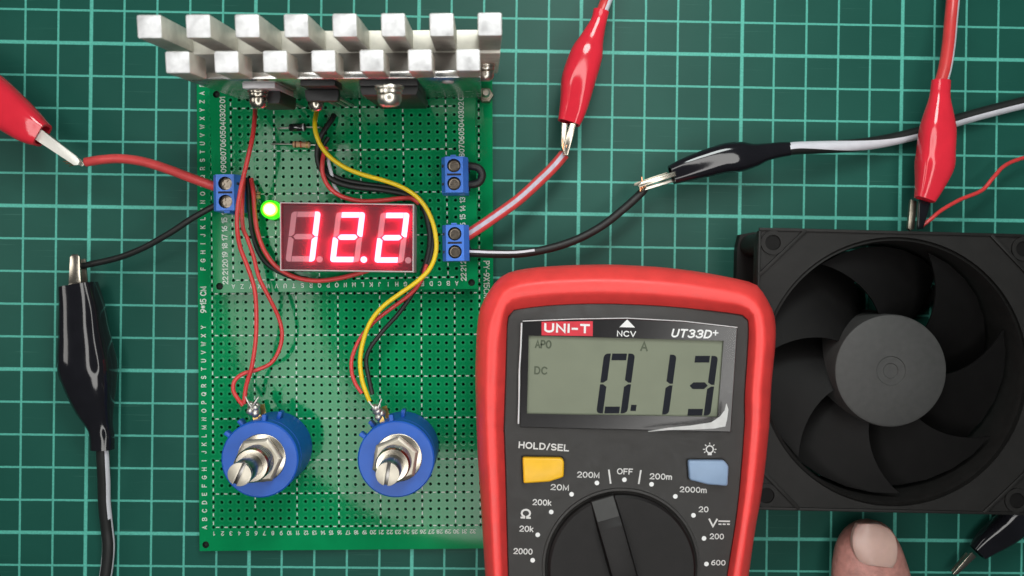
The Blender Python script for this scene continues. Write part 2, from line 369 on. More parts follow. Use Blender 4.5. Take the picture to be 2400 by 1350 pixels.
# cutting mat: printed centimetre grid, heavier every five
m = bpy.data.materials.new('mat_green'); m.use_nodes = True; nt = m.node_tree; N = nt.nodes; L = nt.links; b = N['Principled BSDF']
tc = N.new('ShaderNodeTexCoord'); nz = N.new('ShaderNodeTexNoise'); nz.inputs['Scale'].default_value = 6; nz.inputs['Detail'].default_value = 4
L.new(tc.outputs['Object'], nz.inputs['Vector'])
wob = N.new('ShaderNodeVectorMath'); wob.operation = 'MULTIPLY_ADD'; wob.inputs[1].default_value = (.012, .012, 0); L.new(nz.outputs['Color'], wob.inputs[0]); L.new(tc.outputs['Object'], wob.inputs[2])
def mnode(op, a, bv=None):
    n = N.new('ShaderNodeMath'); n.operation = op
    for i, x in enumerate((a, bv)):
        if x is None: continue
        if isinstance(x, (int, float)): n.inputs[i].default_value = x
        else: L.new(x, n.inputs[i])
    return n.outputs[0]
sep = N.new('ShaderNodeSeparateXYZ'); L.new(wob.outputs[0], sep.inputs[0])
def lines(ch, per, half):
    c = mnode('ADD', ch, per / 2 - .006); d = mnode('ABSOLUTE', mnode('SUBTRACT', mnode('WRAP', c, per) if False else mnode('FLOORED_MODULO', c, per), per / 2))
    r = N.new('ShaderNodeMapRange'); r.inputs[1].default_value = half * .75; r.inputs[2].default_value = half * 1.25; r.inputs[3].default_value = 1; r.inputs[4].default_value = 0
    L.new(d, r.inputs[0]); return r.outputs[0]
thin = mnode('MAXIMUM', lines(sep.outputs[0], 1, .031), lines(sep.outputs[1], 1, .031))
bold = mnode('MAXIMUM', lines(sep.outputs[0], 5, .052), lines(sep.outputs[1], 5, .052))
n3 = N.new('ShaderNodeTexNoise'); n3.inputs['Scale'].default_value = 18; n3.inputs['Detail'].default_value = 6; L.new(tc.outputs['Object'], n3.inputs['Vector'])
wear = N.new('ShaderNodeMapRange'); wear.inputs[1].default_value = .25; wear.inputs[2].default_value = .6; wear.inputs[3].default_value = .62; wear.inputs[4].default_value = .92; L.new(n3.outputs['Fac'], wear.inputs[0])
thw = mnode('MULTIPLY', thin, mnode('MULTIPLY', wear.outputs[0], .92)); fac = mnode('MAXIMUM', thw, mnode('MULTIPLY', bold, wear.outputs[0]))
n4 = N.new('ShaderNodeTexNoise'); n4.inputs['Scale'].default_value = .35; n4.inputs['Detail'].default_value = 8; L.new(tc.outputs['Object'], n4.inputs['Vector'])
cb = N.new('ShaderNodeMix'); cb.data_type = 'RGBA'; cb.inputs[6].default_value = (.007, .066, .050, 1); cb.inputs[7].default_value = (.015, .106, .080, 1); L.new(n4.outputs['Fac'], cb.inputs[0])
mp = N.new('ShaderNodeMapping'); mp.inputs['Rotation'].default_value = (0, 0, .7); mp.inputs['Scale'].default_value = (.5, 30, 1); L.new(tc.outputs['Object'], mp.inputs[0])
n6 = N.new('ShaderNodeTexNoise'); n6.inputs['Scale'].default_value = .8; n6.inputs['Detail'].default_value = 3; L.new(mp.outputs[0], n6.inputs['Vector'])
scr = N.new('ShaderNodeMapRange'); scr.inputs[1].default_value = .66; scr.inputs[2].default_value = .74; scr.inputs[3].default_value = 0; scr.inputs[4].default_value = .16; L.new(n6.outputs['Fac'], scr.inputs[0])
cs = N.new('ShaderNodeMix'); cs.data_type = 'RGBA'; cs.inputs[7].default_value = (.16, .36, .30, 1); L.new(scr.outputs[0], cs.inputs[0]); L.new(cb.outputs[2], cs.inputs[6])
cm = N.new('ShaderNodeMix'); cm.data_type = 'RGBA'; cm.inputs[7].default_value = (.13, .57, .46, 1); L.new(fac, cm.inputs[0]); L.new(cs.outputs[2], cm.inputs[6]); L.new(cm.outputs[2], b.inputs['Base Color'])
b.inputs['Roughness'].default_value = .46; b.inputs['Specular IOR Level'].default_value = .24
n5 = N.new('ShaderNodeTexNoise'); n5.inputs['Scale'].default_value = 70; n5.inputs['Detail'].default_value = 3; L.new(tc.outputs['Object'], n5.inputs['Vector'])
bp = N.new('ShaderNodeBump'); bp.inputs['Strength'].default_value = .15; bp.inputs['Distance'].default_value = .01; L.new(n5.outputs['Fac'], bp.inputs['Height']); L.new(bp.outputs[0], b.inputs['Normal'])
M['mat_green'] = m
# ------------------------------------------------------------------ the surface
mt = MB().box(-22, 42, -32, 18, -.3, 0).build('cutting_mat', 'mat_green', bevel=.05)
tag(mt, 'green self healing cutting mat printed with a centimetre grid', 'cutting mat', kind='structure')
# ------------------------------------------------------------------ circuit boards
PITCH = .254
def board(root, nx, ny, x0, x1, y0, y1, th, pm, dashc, dashr, corner, texts):
    """local frame: hole (0,0) at the origin, top at z = 0"""
    mb = MB(); h = PITCH / 2; X0, X1, Y0, Y1 = -h, (nx - 1) * PITCH + h, -h, (ny - 1) * PITCH + h
    for i in range(nx):
        for j in range(ny):
            cx, cy = i * PITCH, j * PITCH
            mb.holed(cx - h, cx + h, cy - h, cy + h, cx, cy, .048, 0, th, 8, 0, 1)
    # margins, with the mounting holes in the corners
    mb.add([(X0, Y1, 0), (X1, Y1, 0), (X1, y1, 0), (X0, y1, 0)], [(0, 1, 2, 3)], 4)
    mb.add([(X0, y0, 0), (X1, y0, 0), (X1, Y0, 0), (X0, Y0, 0)], [(0, 1, 2, 3)], 4)
    for (a, bb) in ((x0, X0), (X1, x1)):
        mb.add([(a, Y0 + 1, 0), (bb, Y0 + 1, 0), (bb, Y1 - 1, 0), (a, Y1 - 1, 0)], [(0, 1, 2, 3)], 4)
        for (c, d) in ((y0, Y0 + 1), (Y1 - 1, y1)):
            cx = (a + .19) if a == x0 else (bb - .19); cy = (y0 + .19 + corner) if c == y0 else (y1 - .19 - corner)
            mb.holed(a, bb, c, d, cx, cy, .105, 0, th, 14, 4, 3)
    mb.add([(x0, y0, 0), (x1, y0, 0), (x1, y1, 0), (x0, y1, 0), (x0, y0, -th), (x1, y0, -th), (x1, y1, -th), (x0, y1, -th)],
           [(0, 1, 5, 4), (1, 2, 6, 5), (2, 3, 7, 6), (3, 0, 4, 7), (4, 5, 6, 7)], [2, 2, 2, 2, 3])
    mb.build('board', [pm, pm, 'pcb_edge', 'hole_dark', pm + '_plain'], root, local=True, smooth=0)
    s = MB(); z = .006
    for i in dashc:
        for j in range(ny - 1):
            if random.random() < .04: continue
            x = i * PITCH; y = (j + .5) * PITCH; s.add([(x - .016, y - .05, z), (x + .016, y - .05, z), (x + .016, y + .05, z), (x - .016, y + .05, z)], [(0, 1, 2, 3)])
    for j in dashr:
        for i in range(nx - 1):
            if random.random() < .04: continue
            x = (i + .5) * PITCH; y = j * PITCH; s.add([(x - .05, y - .016, z), (x + .05, y - .016, z), (x + .05, y + .016, z), (x - .05, y + .016, z)], [(0, 1, 2, 3)])
    for (t, x, y, rz, cap, b) in texts:
        put_text(s, t, Matrix.Translation((x, y, z)) @ Matrix.Rotation(rz, 4, 'Z'), cap, b)
    tag(s.build('printing', 'silk', root, local=True, smooth=0), kind='stuff')
ZB = .25
o0 = A(500.5, 1236, ZB); ox = A(1122, 1230.5, ZB); rz = math.atan2(ox.y - o0.y, ox.x - o0.x)
rB = thing('perforated_board', o0, 'large green perforated circuit board lying flat on the cutting mat', 'circuit board', rz=rz)
let = 'ABCDEFGHIJKLMNOPQRSTUVWXY'
tx = []
for k, c in enumerate(let): tx.append((c, -.27, k * PITCH, PI / 2, .155, .022))
tx.append(('9*15 CM', -.27, 27.3 * PITCH, PI / 2, .19, .022))
for k, c in enumerate(let + 'ZAB'):
    if k > 4: tx.append((c, -.27, (26 + k) * PITCH, PI / 2, .155, .022))
for k in range(1, 33): tx.append((str(k), (k - 1) * PITCH + .02, -.19, PI, .135, .016))
tx.append(('PY-9X15CM', 32 * PITCH + .22, 29.6 * PITCH, -PI / 2, .19, .008))
board(rB, 33, 56, -.43, 32 * PITCH + .42, -.72, 55 * PITCH + .3, .16, 'pcb_large', (0, 5, 10, 15, 20, 25, 29, 32), (0, 4, 8, 13, 18, 23, 28, 33, 38, 43, 48, 53), .0, tx)
ZS = 1.0
cr4 = crop(800, 200, 2.7)
o1 = A(547, 657, ZS); o1x = A(*cr4(730, 1213), ZS); rzs = math.atan2(o1x.y - o1.y, o1x.x - o1.x)
nxs = int(round((o1x - o1).length / PITCH)) + 1
print('small board columns', nxs, (o1x - o1).length / PITCH)
rS = thing('perforated_board', o1, 'smaller green circuit board raised on spacers, carrying the red digit display', 'circuit board', rz=rzs)
tx = []
for k in range(22):
    n = '%02d' % (22 - k)
    for x in (-.235, (nxs - 1) * PITCH + .205): tx.append((n, x, k * PITCH, PI / 2, .17, .02))
al = 'ABCDEFGHIJKLMNOPQRSTUVWXYZAB'
for k in range(nxs): tx.append((al[k], (nxs - 1 - k) * PITCH, -.185, PI, .14, .02))
board(rS, nxs, 22, -.60, (nxs - 1) * PITCH + .63, -.36, 21 * PITCH + .36, .16, 'pcb', (0, 5, 10, 15, 20, 25), (0, 5, 10, 15, 20), .0, tx)
for (x, y) in ((-.41, -.17), ((nxs - 1) * PITCH + .44, -.17), (-.41, 21 * PITCH + .17), ((nxs - 1) * PITCH + .44, 21 * PITCH + .17)):
    MB().lathe([(.16, -.742), (.16, -.165)], 6, Matrix.Translation((x, y, 0))).build('spacer', 'gold_lug', rS, local=True, smooth=0)
# ------------------------------------------------------------------ heat sink, leaning a little forward
ZT = 7.36
dn = (RM @ Vector(((1136 - 1200) / FPX, -(432 - 675) / FPX, -1))).normalized(); hz = -dn
hp = A(388, 172, ZT); hq = A(1120, 165, ZT)
hx = (hq - hp); hx = (hx - hz * hx.dot(hz)).normalized(); hy = hz.cross(hx)
HM = Matrix((( hx.x, hy.x, hz.x), (hx.y, hy.y, hz.y), (hx.z, hy.z, hz.z)))
HB = (ZT - ZS - .005) / hz.z                     # height of the sink
hs_rot = HM.to_euler()
base = hp - hz * HB
hs = thing('heat_sink', base, 'tall silver aluminium heat sink with two staggered rows of square fins', 'heat sink', rot=hs_rot)
def HL(px, py, yl):                              # local heat sink coordinates of a pixel on its plane y = yl
    p = on_plane(px, py, hp + hy * yl, hy) - base
    return Vector((p.dot(hx), p.dot(hy), p.dot(hz)))
FW, FP_, FT = .55, 1.088, .49
x0b = -.585
MB().box(x0b, x0b + 7 * FP_ + FW, .70, 1.29, .02, HB - 2.25).build('back_plate', 'aluminium', hs, local=True, bevel=.03)
MB().box(0, 6 * FP_ + FW, 0, .17, 0, HB - 1.25).build('front_plate', 'alu_plate', hs, local=True, bevel=.02)
for k in range(8):
    x = x0b + k * FP_; j = random.uniform(-.02, .02)
    f = MB().box(x, x + FW, .77, 1.29, HB - 2.249, HB + j).build('fin', ['aluminium', 'alu_cut', 'alu_front_reflect'], hs, local=True, bevel=.045)
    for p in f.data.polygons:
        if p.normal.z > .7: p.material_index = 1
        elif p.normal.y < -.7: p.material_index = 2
for k in range(7):
    x = k * FP_; j = random.uniform(-.02, .02)
    f = MB().box(x, x + FW, .0, FT, HB - 1.249, HB + j).build('fin', ['aluminium', 'alu_cut', 'alu_front_reflect'], hs, local=True, bevel=.045)
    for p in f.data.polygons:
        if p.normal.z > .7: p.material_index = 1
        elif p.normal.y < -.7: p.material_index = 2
MB().loft([[Vector((x, y, z)) for y, z in ((.171, .01), (.699, .01), (.699, HB - 2.0), (.171, HB - 1.42))] for x in (.03, 6 * FP_ + FW - .03)]).build('web', 'alu_front_reflect', hs, local=True)
p = HL(1050, 191, -.004)
MB().lathe([(.15, 0), (.15, .03), (.11, .045)], 20, Matrix.Translation((p.x, -.001, p.z)) @ Matrix.Rotation(PI / 2, 4, 'X')).build('hole_light', 'alu_cut', hs, local=True)  # pale disc painted for light showing through a hole in the plate
def cap_screw(parent, x, y, z, r, mt_='nickel'):
    """pan head screw with washers; axis towards -y of the parent"""
    T = Matrix.Translation((x, y, z)) @ Matrix.Rotation(PI / 2, 4, 'X')
    s = MB()
    s.lathe([(r * .97, 0), (r, .02), (r, .06), (r * .97, .075)], 24, T)
    o = s.build('washer', mt_, parent, local=True)
    MB().lathe([(r * .86, .078), (r * .9, .09), (r * .9, .16), (r * .86, .175)], 24, T).build('lock_washer', mt_, parent, local=True)
    h = MB().lathe([(r * .45, .17), (r * .45, .19), (r * .84, .195), (r * .86, .22), (r * .84, .33), (r * .7, .42), (r * .45, .46)], 24, T).build('screw', mt_, parent, local=True, bevel=.01)
    return h
p = HL(1138, 150, .70)
cap_screw(hs, p.x, .699, p.z, .27, 'steel')
def transistor(label, px, ptop, wid, tab_h, pbot, th, dx, screw_px, screw_r, screw_m, tabm):
    """px, ptop: top of the tab; pbot: lower edge of the moulded body in the picture"""
    t = HL(px, ptop, 0); body_h = t.z - tab_h - HL(px, pbot, -th).z
    q = base + hx * (t.x + dx) + hz * (t.z - tab_h - body_h) - hy * .003
    o = thing('transistor', q, label, 'transistor', rot=hs_rot)
    H = tab_h + body_h
    MB().box(-wid / 2 - dx, wid / 2 - dx, -.13, 0, body_h * .2, H).build('tab', tabm, o, local=True, bevel=.015)
    MB().loft([[Vector(v) for v in ((-wid / 2 + e, -th + d, 0), (wid / 2 - e, -th + d, 0), (wid / 2 - e, -th + d, body_h), (-wid / 2 + e, -th + d, body_h))] for (e, d) in ((.04, 0), (0, .12), (0, th - .131))]).build('body', 'epoxy', o, local=True, bevel=.02)
    for k in (-1, 0, 1):
        MB().box(k * wid * .25 - .04, k * wid * .25 + .04, -th * .5 - .025, -th * .5 + .025, -max(.1, (q.z - ZS) / hz.z + .03), 0).build('leg', 'solder', o, local=True)
    ys = -.132 if tab_h > .2 else -th - .002
    s = HL(screw_px[0], screw_px[1], ys)
    cap_screw(o, s.x - t.x - dx, ys, s.z - (t.z - H), screw_r, screw_m)
    return o
transistor('black three legged transistor with pale tab nearest the left end of the heat sink', 606, 194, .80, .62, 258, .45, -.02, (605, 211), .27, 'nickel', 'tab_grey')
transistor('black transistor above the yellow wire, second along the heat sink', 744, 188, .84, .85, 240, .42, -.06, (740, 219), .25, 'nickel', 'epoxy')
transistor('largest black transistor, wide flat package at the right of the heat sink', 910, 188, 1.42, .10, 255, .34, 0, (912, 201), .32, 'steel', 'epoxy')
# spacer hardware under the right end of the sink
q = A(1139, 226, .27)
n = thing('hex_nut', q, 'shiny metal nut and bolt end beneath the right end of the heat sink', 'nut')
MB().lathe([(.22, 0), (.24, .03), (.24, .20), (.22, .23)], 6).build('nut', 'dark_steel', n, local=True, smooth=20)
MB().lathe([(.12, .22), (.12, .5), (.09, .55)], 16).build('bolt', 'steel', n, local=True)
# ------------------------------------------------------------------ screw terminal blocks
def terminal(label, px, py, rz):
    c = A(px, py, ZS + 1.0); o = thing('terminal_block', (c.x, c.y, ZS + .007), label, 'terminal block', 'blue screw terminal blocks', rz=rz)
    mb = MB(); W, Lh = .37, .515
    prof = [(-W, 0), (W + .02, 0), (W + .02, .80), (.25, .86), (.25, .86), (-.26, .86), (-W, .70)]
    P = [(-W, 0), (W + .03, 0), (W + .03, .76), (.26, .80), (-.25, .80), (-W, .72)]
    mb.loft([[Vector((x, y, z)) for x, z in P] for y in (-Lh, Lh)])
    mb.build('housing', 'block_blue', o, local=True, bevel=.012)
    tp = MB()
    for sgn in (-1, 1):
        tp.holed(-.25, .26, 0 if sgn > 0 else -Lh, Lh if sgn > 0 else 0, 0.0, sgn * .257, .195, 1.0, .25, 24, 0, 1)
    tp.add([(-.25, -Lh, 1), (.26, -Lh, 1), (.26, Lh, 1), (-.25, Lh, 1), (-W + .001, -Lh, .72), (W + .029, -Lh, .78), (W + .029, Lh, .78), (-W + .001, Lh, .72)], [(0, 1, 5, 4), (1, 2, 6, 5), (2, 3, 7, 6), (3, 0, 4, 7)])
    tp.build('top', ['block_blue', 'slot_dark'], o, local=True, smooth=50)
    MB().box(-.2, .2, -.03, .03, .99, 1.004).build('groove', 'slot_dark', o, local=True, smooth=0)
    MB().box(-.1, .06, Lh, Lh + .06, 0, .93).build('rib', 'block_blue', o, local=True, bevel=.008)
    for sgn in (-1, 1):
        y = sgn * .257
        MB().box(-.35, -.285, y - .035, y + .035, .70, .895, M=None).build('probe_hole', 'slot_dark', o, local=True, smooth=0)
        MB().lathe([(.15, .0), (.15, .05)], 16, Matrix.Translation((W + .028, y, .3)) @ Matrix.Rotation(PI / 2, 4, 'Y'), mi=0).build('wire_entry', 'slot_dark', o, local=True)
        s = MB(); a0 = random.uniform(0, PI)
        T = Matrix.Translation((0, y, .805)) @ Matrix.Rotation(a0, 4, 'Z')
        s.lathe([(.185, 0), (.185, .03), (.175, .038)], 24, T)
        sl = .032
        for k in range(4):
            Tk = T @ Matrix.Rotation(k * PI / 2, 4, 'Z')
            s.prism([(sl, sl)] + [(.12 * math.cos(a), .12 * math.sin(a)) for a in [math.radians(14 + 62 * i / 6) for i in range(7)]], .03, .075, M=Tk)
        R = 20
        s.loft([[T @ Vector((r * math.cos(2 * PI * k / R), r * math.sin(2 * PI * k / R), z)) for k in range(R)] for r, z in ((.175, .03), (.165, .072), (.125, .078), (.122, .03))], (False, False))
        s.build('screw', 'screw_bronze', o, local=True, smooth=30)
    return o
terminal('blue screw terminal on the left edge fed by thick red and black wires', 528, 451, PI + rzs)
terminal('upper right blue screw terminal with a short black jumper loop', 1064, 409, rzs)
terminal('lower right blue screw terminal feeding the red and black output wires', 1066, 569, rzs)
# ------------------------------------------------------------------ seven segment display
c8 = crop(640, 460, 6.6667)
ZD = 1.80
dq = [c8(145, 120), c8(2185, 150), c8(2180, 1165), c8(150, 1140)]
dc = A(814.8, 556.5, ZD)
dsp = thing('digit_display', (dc.x, dc.y, ZS + .01), 'three digit seven segment display glowing red with 12.2', 'display')
F = [A(*p, ZD) for p in dq]
def expand(P, d):
    c = sum(P, Vector()) / len(P); out = []
    for p in P: out.append(p + Vector((math.copysign(d, p.x - c.x), math.copysign(d, p.y - c.y), 0)))
    return out
Fo = expand(F, .045)
low = lambda P, z: [Vector((p.x, p.y, z)) for p in P]
MB().loft([low(Fo, ZS + .012), low(Fo, ZD + .12), low(expand(F, .03), ZD + .145), low(expand(F, .01), ZD + .142), low(expand(F, .01), ZD - .01)], (True, False)).build('housing', 'display_case', dsp, bevel=0, smooth=0)
MB().add(low(expand(F, .008), ZD + .14), [(3, 2, 1, 0)]).build('glow_sheet', 'glow_tint', dsp, smooth=0)  # added sheet, not a display part; spreads a red glow round lit segments
MB().add(low(F, ZD), [(3, 2, 1, 0)]).build('face', 'display_face', dsp, smooth=0)
def seg_polys(x, y, w_, h, sl, st, g, rnd=True):
    """a b c d e f g outlines in crop pixels; x,y = top left corner before slant, slant moves the bottom by sl"""
    hm = h / 2; q = st / 2
    a = [(st + g, 0), (w_ - st - g, 0), (w_ - st - g, st), (st + g, st)]
    d = [(st + g, h - st), (w_ - st - g, h - st), (w_ - st - g, h), (st + g, h)]
    gg = [(st * .75 + g, hm), (st * 1.25 + g, hm - q), (w_ - st * 1.25 - g, hm - q), (w_ - st * .75 - g, hm), (w_ - st * 1.25 - g, hm + q), (st * 1.25 + g, hm + q)]
    r = st * .6
    arc = [(r - r * math.sin(t), r - r * math.cos(t)) for t in [i * PI / 8 for i in range(5)]]
    f = [(st, 0)] + arc + [(0, hm - g * .6), (st * .45, hm - g * .6), (st, hm - q)]
    e_ = [(px_, h - py_) for px_, py_ in f]; b_ = [(w_ - px_, py_) for px_, py_ in f]; c_ = [(w_ - px_, h - py_) for px_, py_ in f]
    out = {}
    for k, P in zip('abcdefg', (a, b_, c_, d, e_, f, gg)):
        out[k] = [(x + u + sl * v / h, y + v) for u, v in P]
    return out
ON = {'1': 'bc', '2': 'abged', '0': 'abcdef', '3': 'abgcd'}
for n_, (tx0, ty0, ch) in enumerate(((292, 240, '1'), (988, 250, '2'), (1680, 258, '2'))):
    for k, P in seg_polys(tx0, ty0, 455, 780, -97, 84, 9).items():
        lit = k in ON[ch]
        W3 = [A(*c8(*p), ZD) for p in P]; cc = sum(W3, Vector()) / len(W3)
        if lit: mb = MB().loft([low(W3, ZD + .002), low(W3, ZD + .045), [Vector((v.x, v.y, ZD + .055)) for v in (cc + (p - cc) * .93 for p in W3)]], (False, True))
        else: mb = MB().loft([low(W3, ZD + .001), low(W3, ZD + .008)], (False, True))
        mb.build('segment', 'segment_on' if lit else 'segment_off', dsp, smooth=0)
for (x, y, lit) in ((728, 985, 0), (1420, 990, 1), (2112, 1000, 0)):
    c = A(*c8(x, y), ZD); r = 50 / 6.6667 / pxs(ZD)
    MB().lathe([(r, .002), (r, .045 if lit else .008), (r * .85, .055 if lit else .009)], 20, Matrix.Translation((c.x, c.y, ZD))).build('decimal_point', 'segment_on' if lit else 'segment_off', dsp, smooth=0)
# ------------------------------------------------------------------ green indicator
c = A(629, 489, 1.75); g = thing('indicator_led', (c.x, c.y, ZS + .01), 'round green indicator light shining beside the red digits', 'led')
g.rotation_euler = (0, math.radians(-3), 0)
MB().lathe([(.27, .18), (.27, .46)] + [(.27 * math.cos(t), .46 + .25 * math.sin(t)) for t in [i * PI / 16 for i in range(1, 8)]], 28).build('lens', 'led_lens', g, local=True, smooth=60)
MB().lathe([(.29, .08), (.295, .1), (.295, .18), (.28, .2)], 28).build('flange', 'led_flange', g, local=True)
for x in (-.127, .127): MB().box(x - .025, x + .025, -.025, .025, 0, .09).build('leg', 'solder', g, local=True, smooth=0)
# ------------------------------------------------------------------ diode and resistors
def axial(name, label, cat, p0, p1, b0, b1, z, r, bodym, prof, bands):
    a, b = A(*p0, z), A(*p1, z); c, d = A(*b0, z), A(*b1, z)
    o = thing(name, ((c.x + d.x) / 2, (c.y + d.y) / 2, z), label, cat)
    ax = (d - c); ln = ax.length; T = Matrix.Translation(c) @ ax.to_track_quat('Z', 'Y').to_matrix().to_4x4()
    MB().lathe([(r * q, ln * t) for t, q in prof], 18, T).build('body', bodym, o)
    for t0, t1, m_ in bands:
        MB().lathe([(r * 1.02, ln * t0), (r * 1.02, ln * t1)], 18, T, cap=(False, False)).build('band', m_, o)
    MB().tube(catmull([Vector((a.x, a.y, ZS - .1)), Vector((a.x, a.y, ZS + .05)), a + (c - a) * .15, c]), .025, 6).build('lead', 'solder', o)
    MB().tube(catmull([d, b + (d - b) * .15, Vector((b.x, b.y, ZS + .05)), Vector((b.x, b.y, ZS - .1))]), .025, 6).build('lead', 'solder', o)
axial('diode', 'black diode with bare leads just under the heat sink', 'diode', (650, 301), (752, 299), (677, 299), (718, 298), ZS + .22, .115, 'glass_black', [(0, .5), (.05, .9), (.1, 1), (.9, 1), (.95, .9), (1, .5)], [(.8, .88, 'tab_grey')])
rp = [(0, .5), (.04, .85), (.1, 1), (.25, 1), (.32, .84), (.68, .84), (.75, 1), (.9, 1), (.96, .85), (1, .5)]
axial('resistor', 'tan banded resistor lying below the black diode', 'resistor', (636, 337), (748, 340), (686, 338), (728, 340), ZS + .15, .095, 'resistor_tan', rp, [(.14, .22, 'band_brown'), (.45, .52, 'band_red'), (.78, .86, 'band_gold')])
axial('resistor', 'small tan resistor standing between the left terminal and the green light', 'resistor', (604, 438), (604, 480), (604, 449), (604, 466), ZS + .2, .08, 'resistor_tan', rp, [(.14, .22, 'band_brown'), (.4, .5, 'band_brown')])
# ------------------------------------------------------------------ wires
def wire(label, pts, r, m_, n=8, name='wire', cat='wire', flat=1.0, end=None):
    P = catmull([A(*p) for p in pts], n)
    o = MB().tube(P, r, 12, flat=flat).build(name, m_, None)
    c = P[0].copy()
    for v in o.data.vertices: v.co -= c
    o.location = c
    return tag(o, label, cat, 'loose hook-up wires')
c3 = crop(640, 250, 5.87)
wire('thin red wire from the leftmost transistor down to the left knob', [(598, 250, 1.6), (597, 275, 2.2), (592, 320, 2.5), (580, 375, 2.6), (565, 440, 2.6), (557, 490, 2.5), (556, 535, 2.4), (563, 580, 2.2), (582, 630, 2.0), (597, 680, 1.85), (601, 740, 1.7), (599, 800, 1.6), (590, 860, 1.5), (577, 905, 1.4), (572, 946, 1.35)], .063, 'red_wire')
wire('thin red wire bowing out to the right in a loop above the left knob', [(572, 420, 1.2), (568, 470, 1.9), (569, 530, 2.0), (580, 560, 1.95), (594, 600, 1.85), (607, 650, 1.75), (632, 700, 1.55), (652, 742, 1.35), (661, 780, 1.25), (655, 818, 1.2), (636, 850, 1.2), (605, 866, 1.25), (570, 876, 1.35), (550, 893, 1.4), (547, 915, 1.4), (557, 934, 1.4), (569, 950, 1.35)], .060, 'red_wire')
wire('red wire sweeping under the lower edge of the digit display', [(589, 420, 1.25), (594, 450, 1.5), (597, 500, 1.5), (604, 545, 1.45), (620, 588, 1.4), (648, 625, 1.35), (690, 649, 1.3), (740, 658, 1.25), (790, 653, 1.2), (840, 641, 1.15), (880, 628, 1.12)], .067, 'red_wire')
wire('black wire hugging the red wire left of the digit display', [(580, 418, 1.15), (583, 450, 1.3), (586, 500, 1.3), (593, 552, 1.25), (610, 598, 1.2), (636, 626, 1.15), (680, 648, 1.1), (720, 654, 1.06)], .07, 'black_wire')
wire('red wire curling over the top edge of the digit display', [(*c3(735, 560), 1.35), (*c3(700, 650), 1.4), (*c3(676, 800), 1.45), (*c3(686, 930), 1.45), (*c3(755, 1085), 1.45), (*c3(880, 1200), 1.45), (*c3(1050, 1270), 1.45), (*c3(1250, 1302), 1.45), (*c3(1500, 1292), 1.45), (*c3(1750, 1262), 1.4), (*c3(1900, 1262), 1.35), (*c3(2010, 1330), 1.3)], .068, 'red_wire')
bl = [(*c3(840, 120), 1.15), (*c3(800, 190), 1.3), (*c3(715, 310), 1.4), (*c3(645, 440), 1.4), (*c3(612, 580), 1.35), (*c3(612, 720), 1.32), (*c3(655, 850), 1.3), (*c3(740, 945), 1.3), (*c3(880, 1040), 1.28), (*c3(1120, 1105), 1.25), (*c3(1450, 1140), 1.25), (*c3(1750, 1190), 1.25), (*c3(1910, 1260), 1.25), (989, 480, 1.25), (1003, 520, 1.25), (1008, 560, 1.25), (1003, 600, 1.25), (990, 640, 1.25)]
wire('thick black wire from the heat sink bending round the digit display', bl, .082, 'black_wire')
wire('black wire running beside the yellow wire to the right knob', [(*c3(760, 420), 1.2), (*c3(690, 560), 1.2), (*c3(690, 800), 1.2), (*c3(800, 920), 1.2), (*c3(950, 1000), 1.2), (*c3(1250, 1060), 1.18), (*c3(1550, 1100), 1.18), (*c3(1800, 1160), 1.18), (*c3(1980, 1260), 1.2), (998, 490, 1.2), (1012, 540, 1.2), (1012, 590, 1.25), (995, 640, 1.3), (966, 690, 1.25), (934, 735, 1.2), (898, 775, 1.15), (868, 815, 1.15), (858, 845, 1.2), (864, 885, 1.3), (873, 925, 1.35)], .066, 'black_wire')
wire('short white wire tucked below the yellow wire', [(*c3(752, 690), 1.1), (*c3(770, 790), 1.25), (*c3(800, 900), 1.3), (*c3(830, 1050), 1.15), (*c3(880, 1160), 1.15), (*c3(960, 1270), 1.1)], .055, 'white_wire')
wire('bright yellow wire curving from the heat sink to the right knob', [(742, 262, 1.4), (738, 285, 1.9), (740, 310, 2.0), (752, 341, 2.0), (775, 369, 1.95), (810, 393, 1.9), (850, 409, 1.85), (900, 423, 1.8), (945, 440, 1.8), (980, 464, 1.85), (1004, 497, 1.9), (1019, 540, 1.9), (1022, 588, 1.9), (1007, 630, 1.9), (976, 661, 1.85), (935, 690, 1.8), (896, 720, 1.7), (868, 755, 1.6), (851, 800, 1.5), (844, 845, 1.45), (848, 888, 1.4), (858, 920, 1.4), (866, 940, 1.35)], .066, 'yellow_wire')
wire('thin red wire arching left of the yellow wire into the right knob', [(1000, 620, 1.4), (985, 662, 1.45), (958, 692, 1.45), (918, 722, 1.4), (877, 754, 1.35), (845, 792, 1.3), (826, 835, 1.3), (824, 868, 1.3), (832, 897, 1.35), (848, 922, 1.35)], .058, 'red_wire')
wire('short black jumper looping out of the upper right terminal', [(1080, 389, 1.4), (1100, 389, 1.42), (1121, 394, 1.45), (1130, 410, 1.45), (1122, 428, 1.42), (1100, 433, 1.4), (1080, 433, 1.4)], .115, 'black_wire', name='jumper_wire')
o = wire('thick red wire from the left terminal ending at the red clip', [(201, 380, 1.0), (240, 374, 1.05), (285, 372, 1.15), (340, 380, 1.25), (400, 399, 1.35), (450, 418, 1.4), (500, 436, 1.4), (520, 443, 1.4)], .138, 'red_thick')
wire('thin black wire from the left terminal to the long black clip', [(190, 624, .7), (212, 619, .75), (250, 611, .85), (290, 600, 1.0), (340, 579, 1.15), (400, 545, 1.3), (450, 512, 1.38), (500, 484, 1.4), (520, 476, 1.4)], .093, 'black_wire')
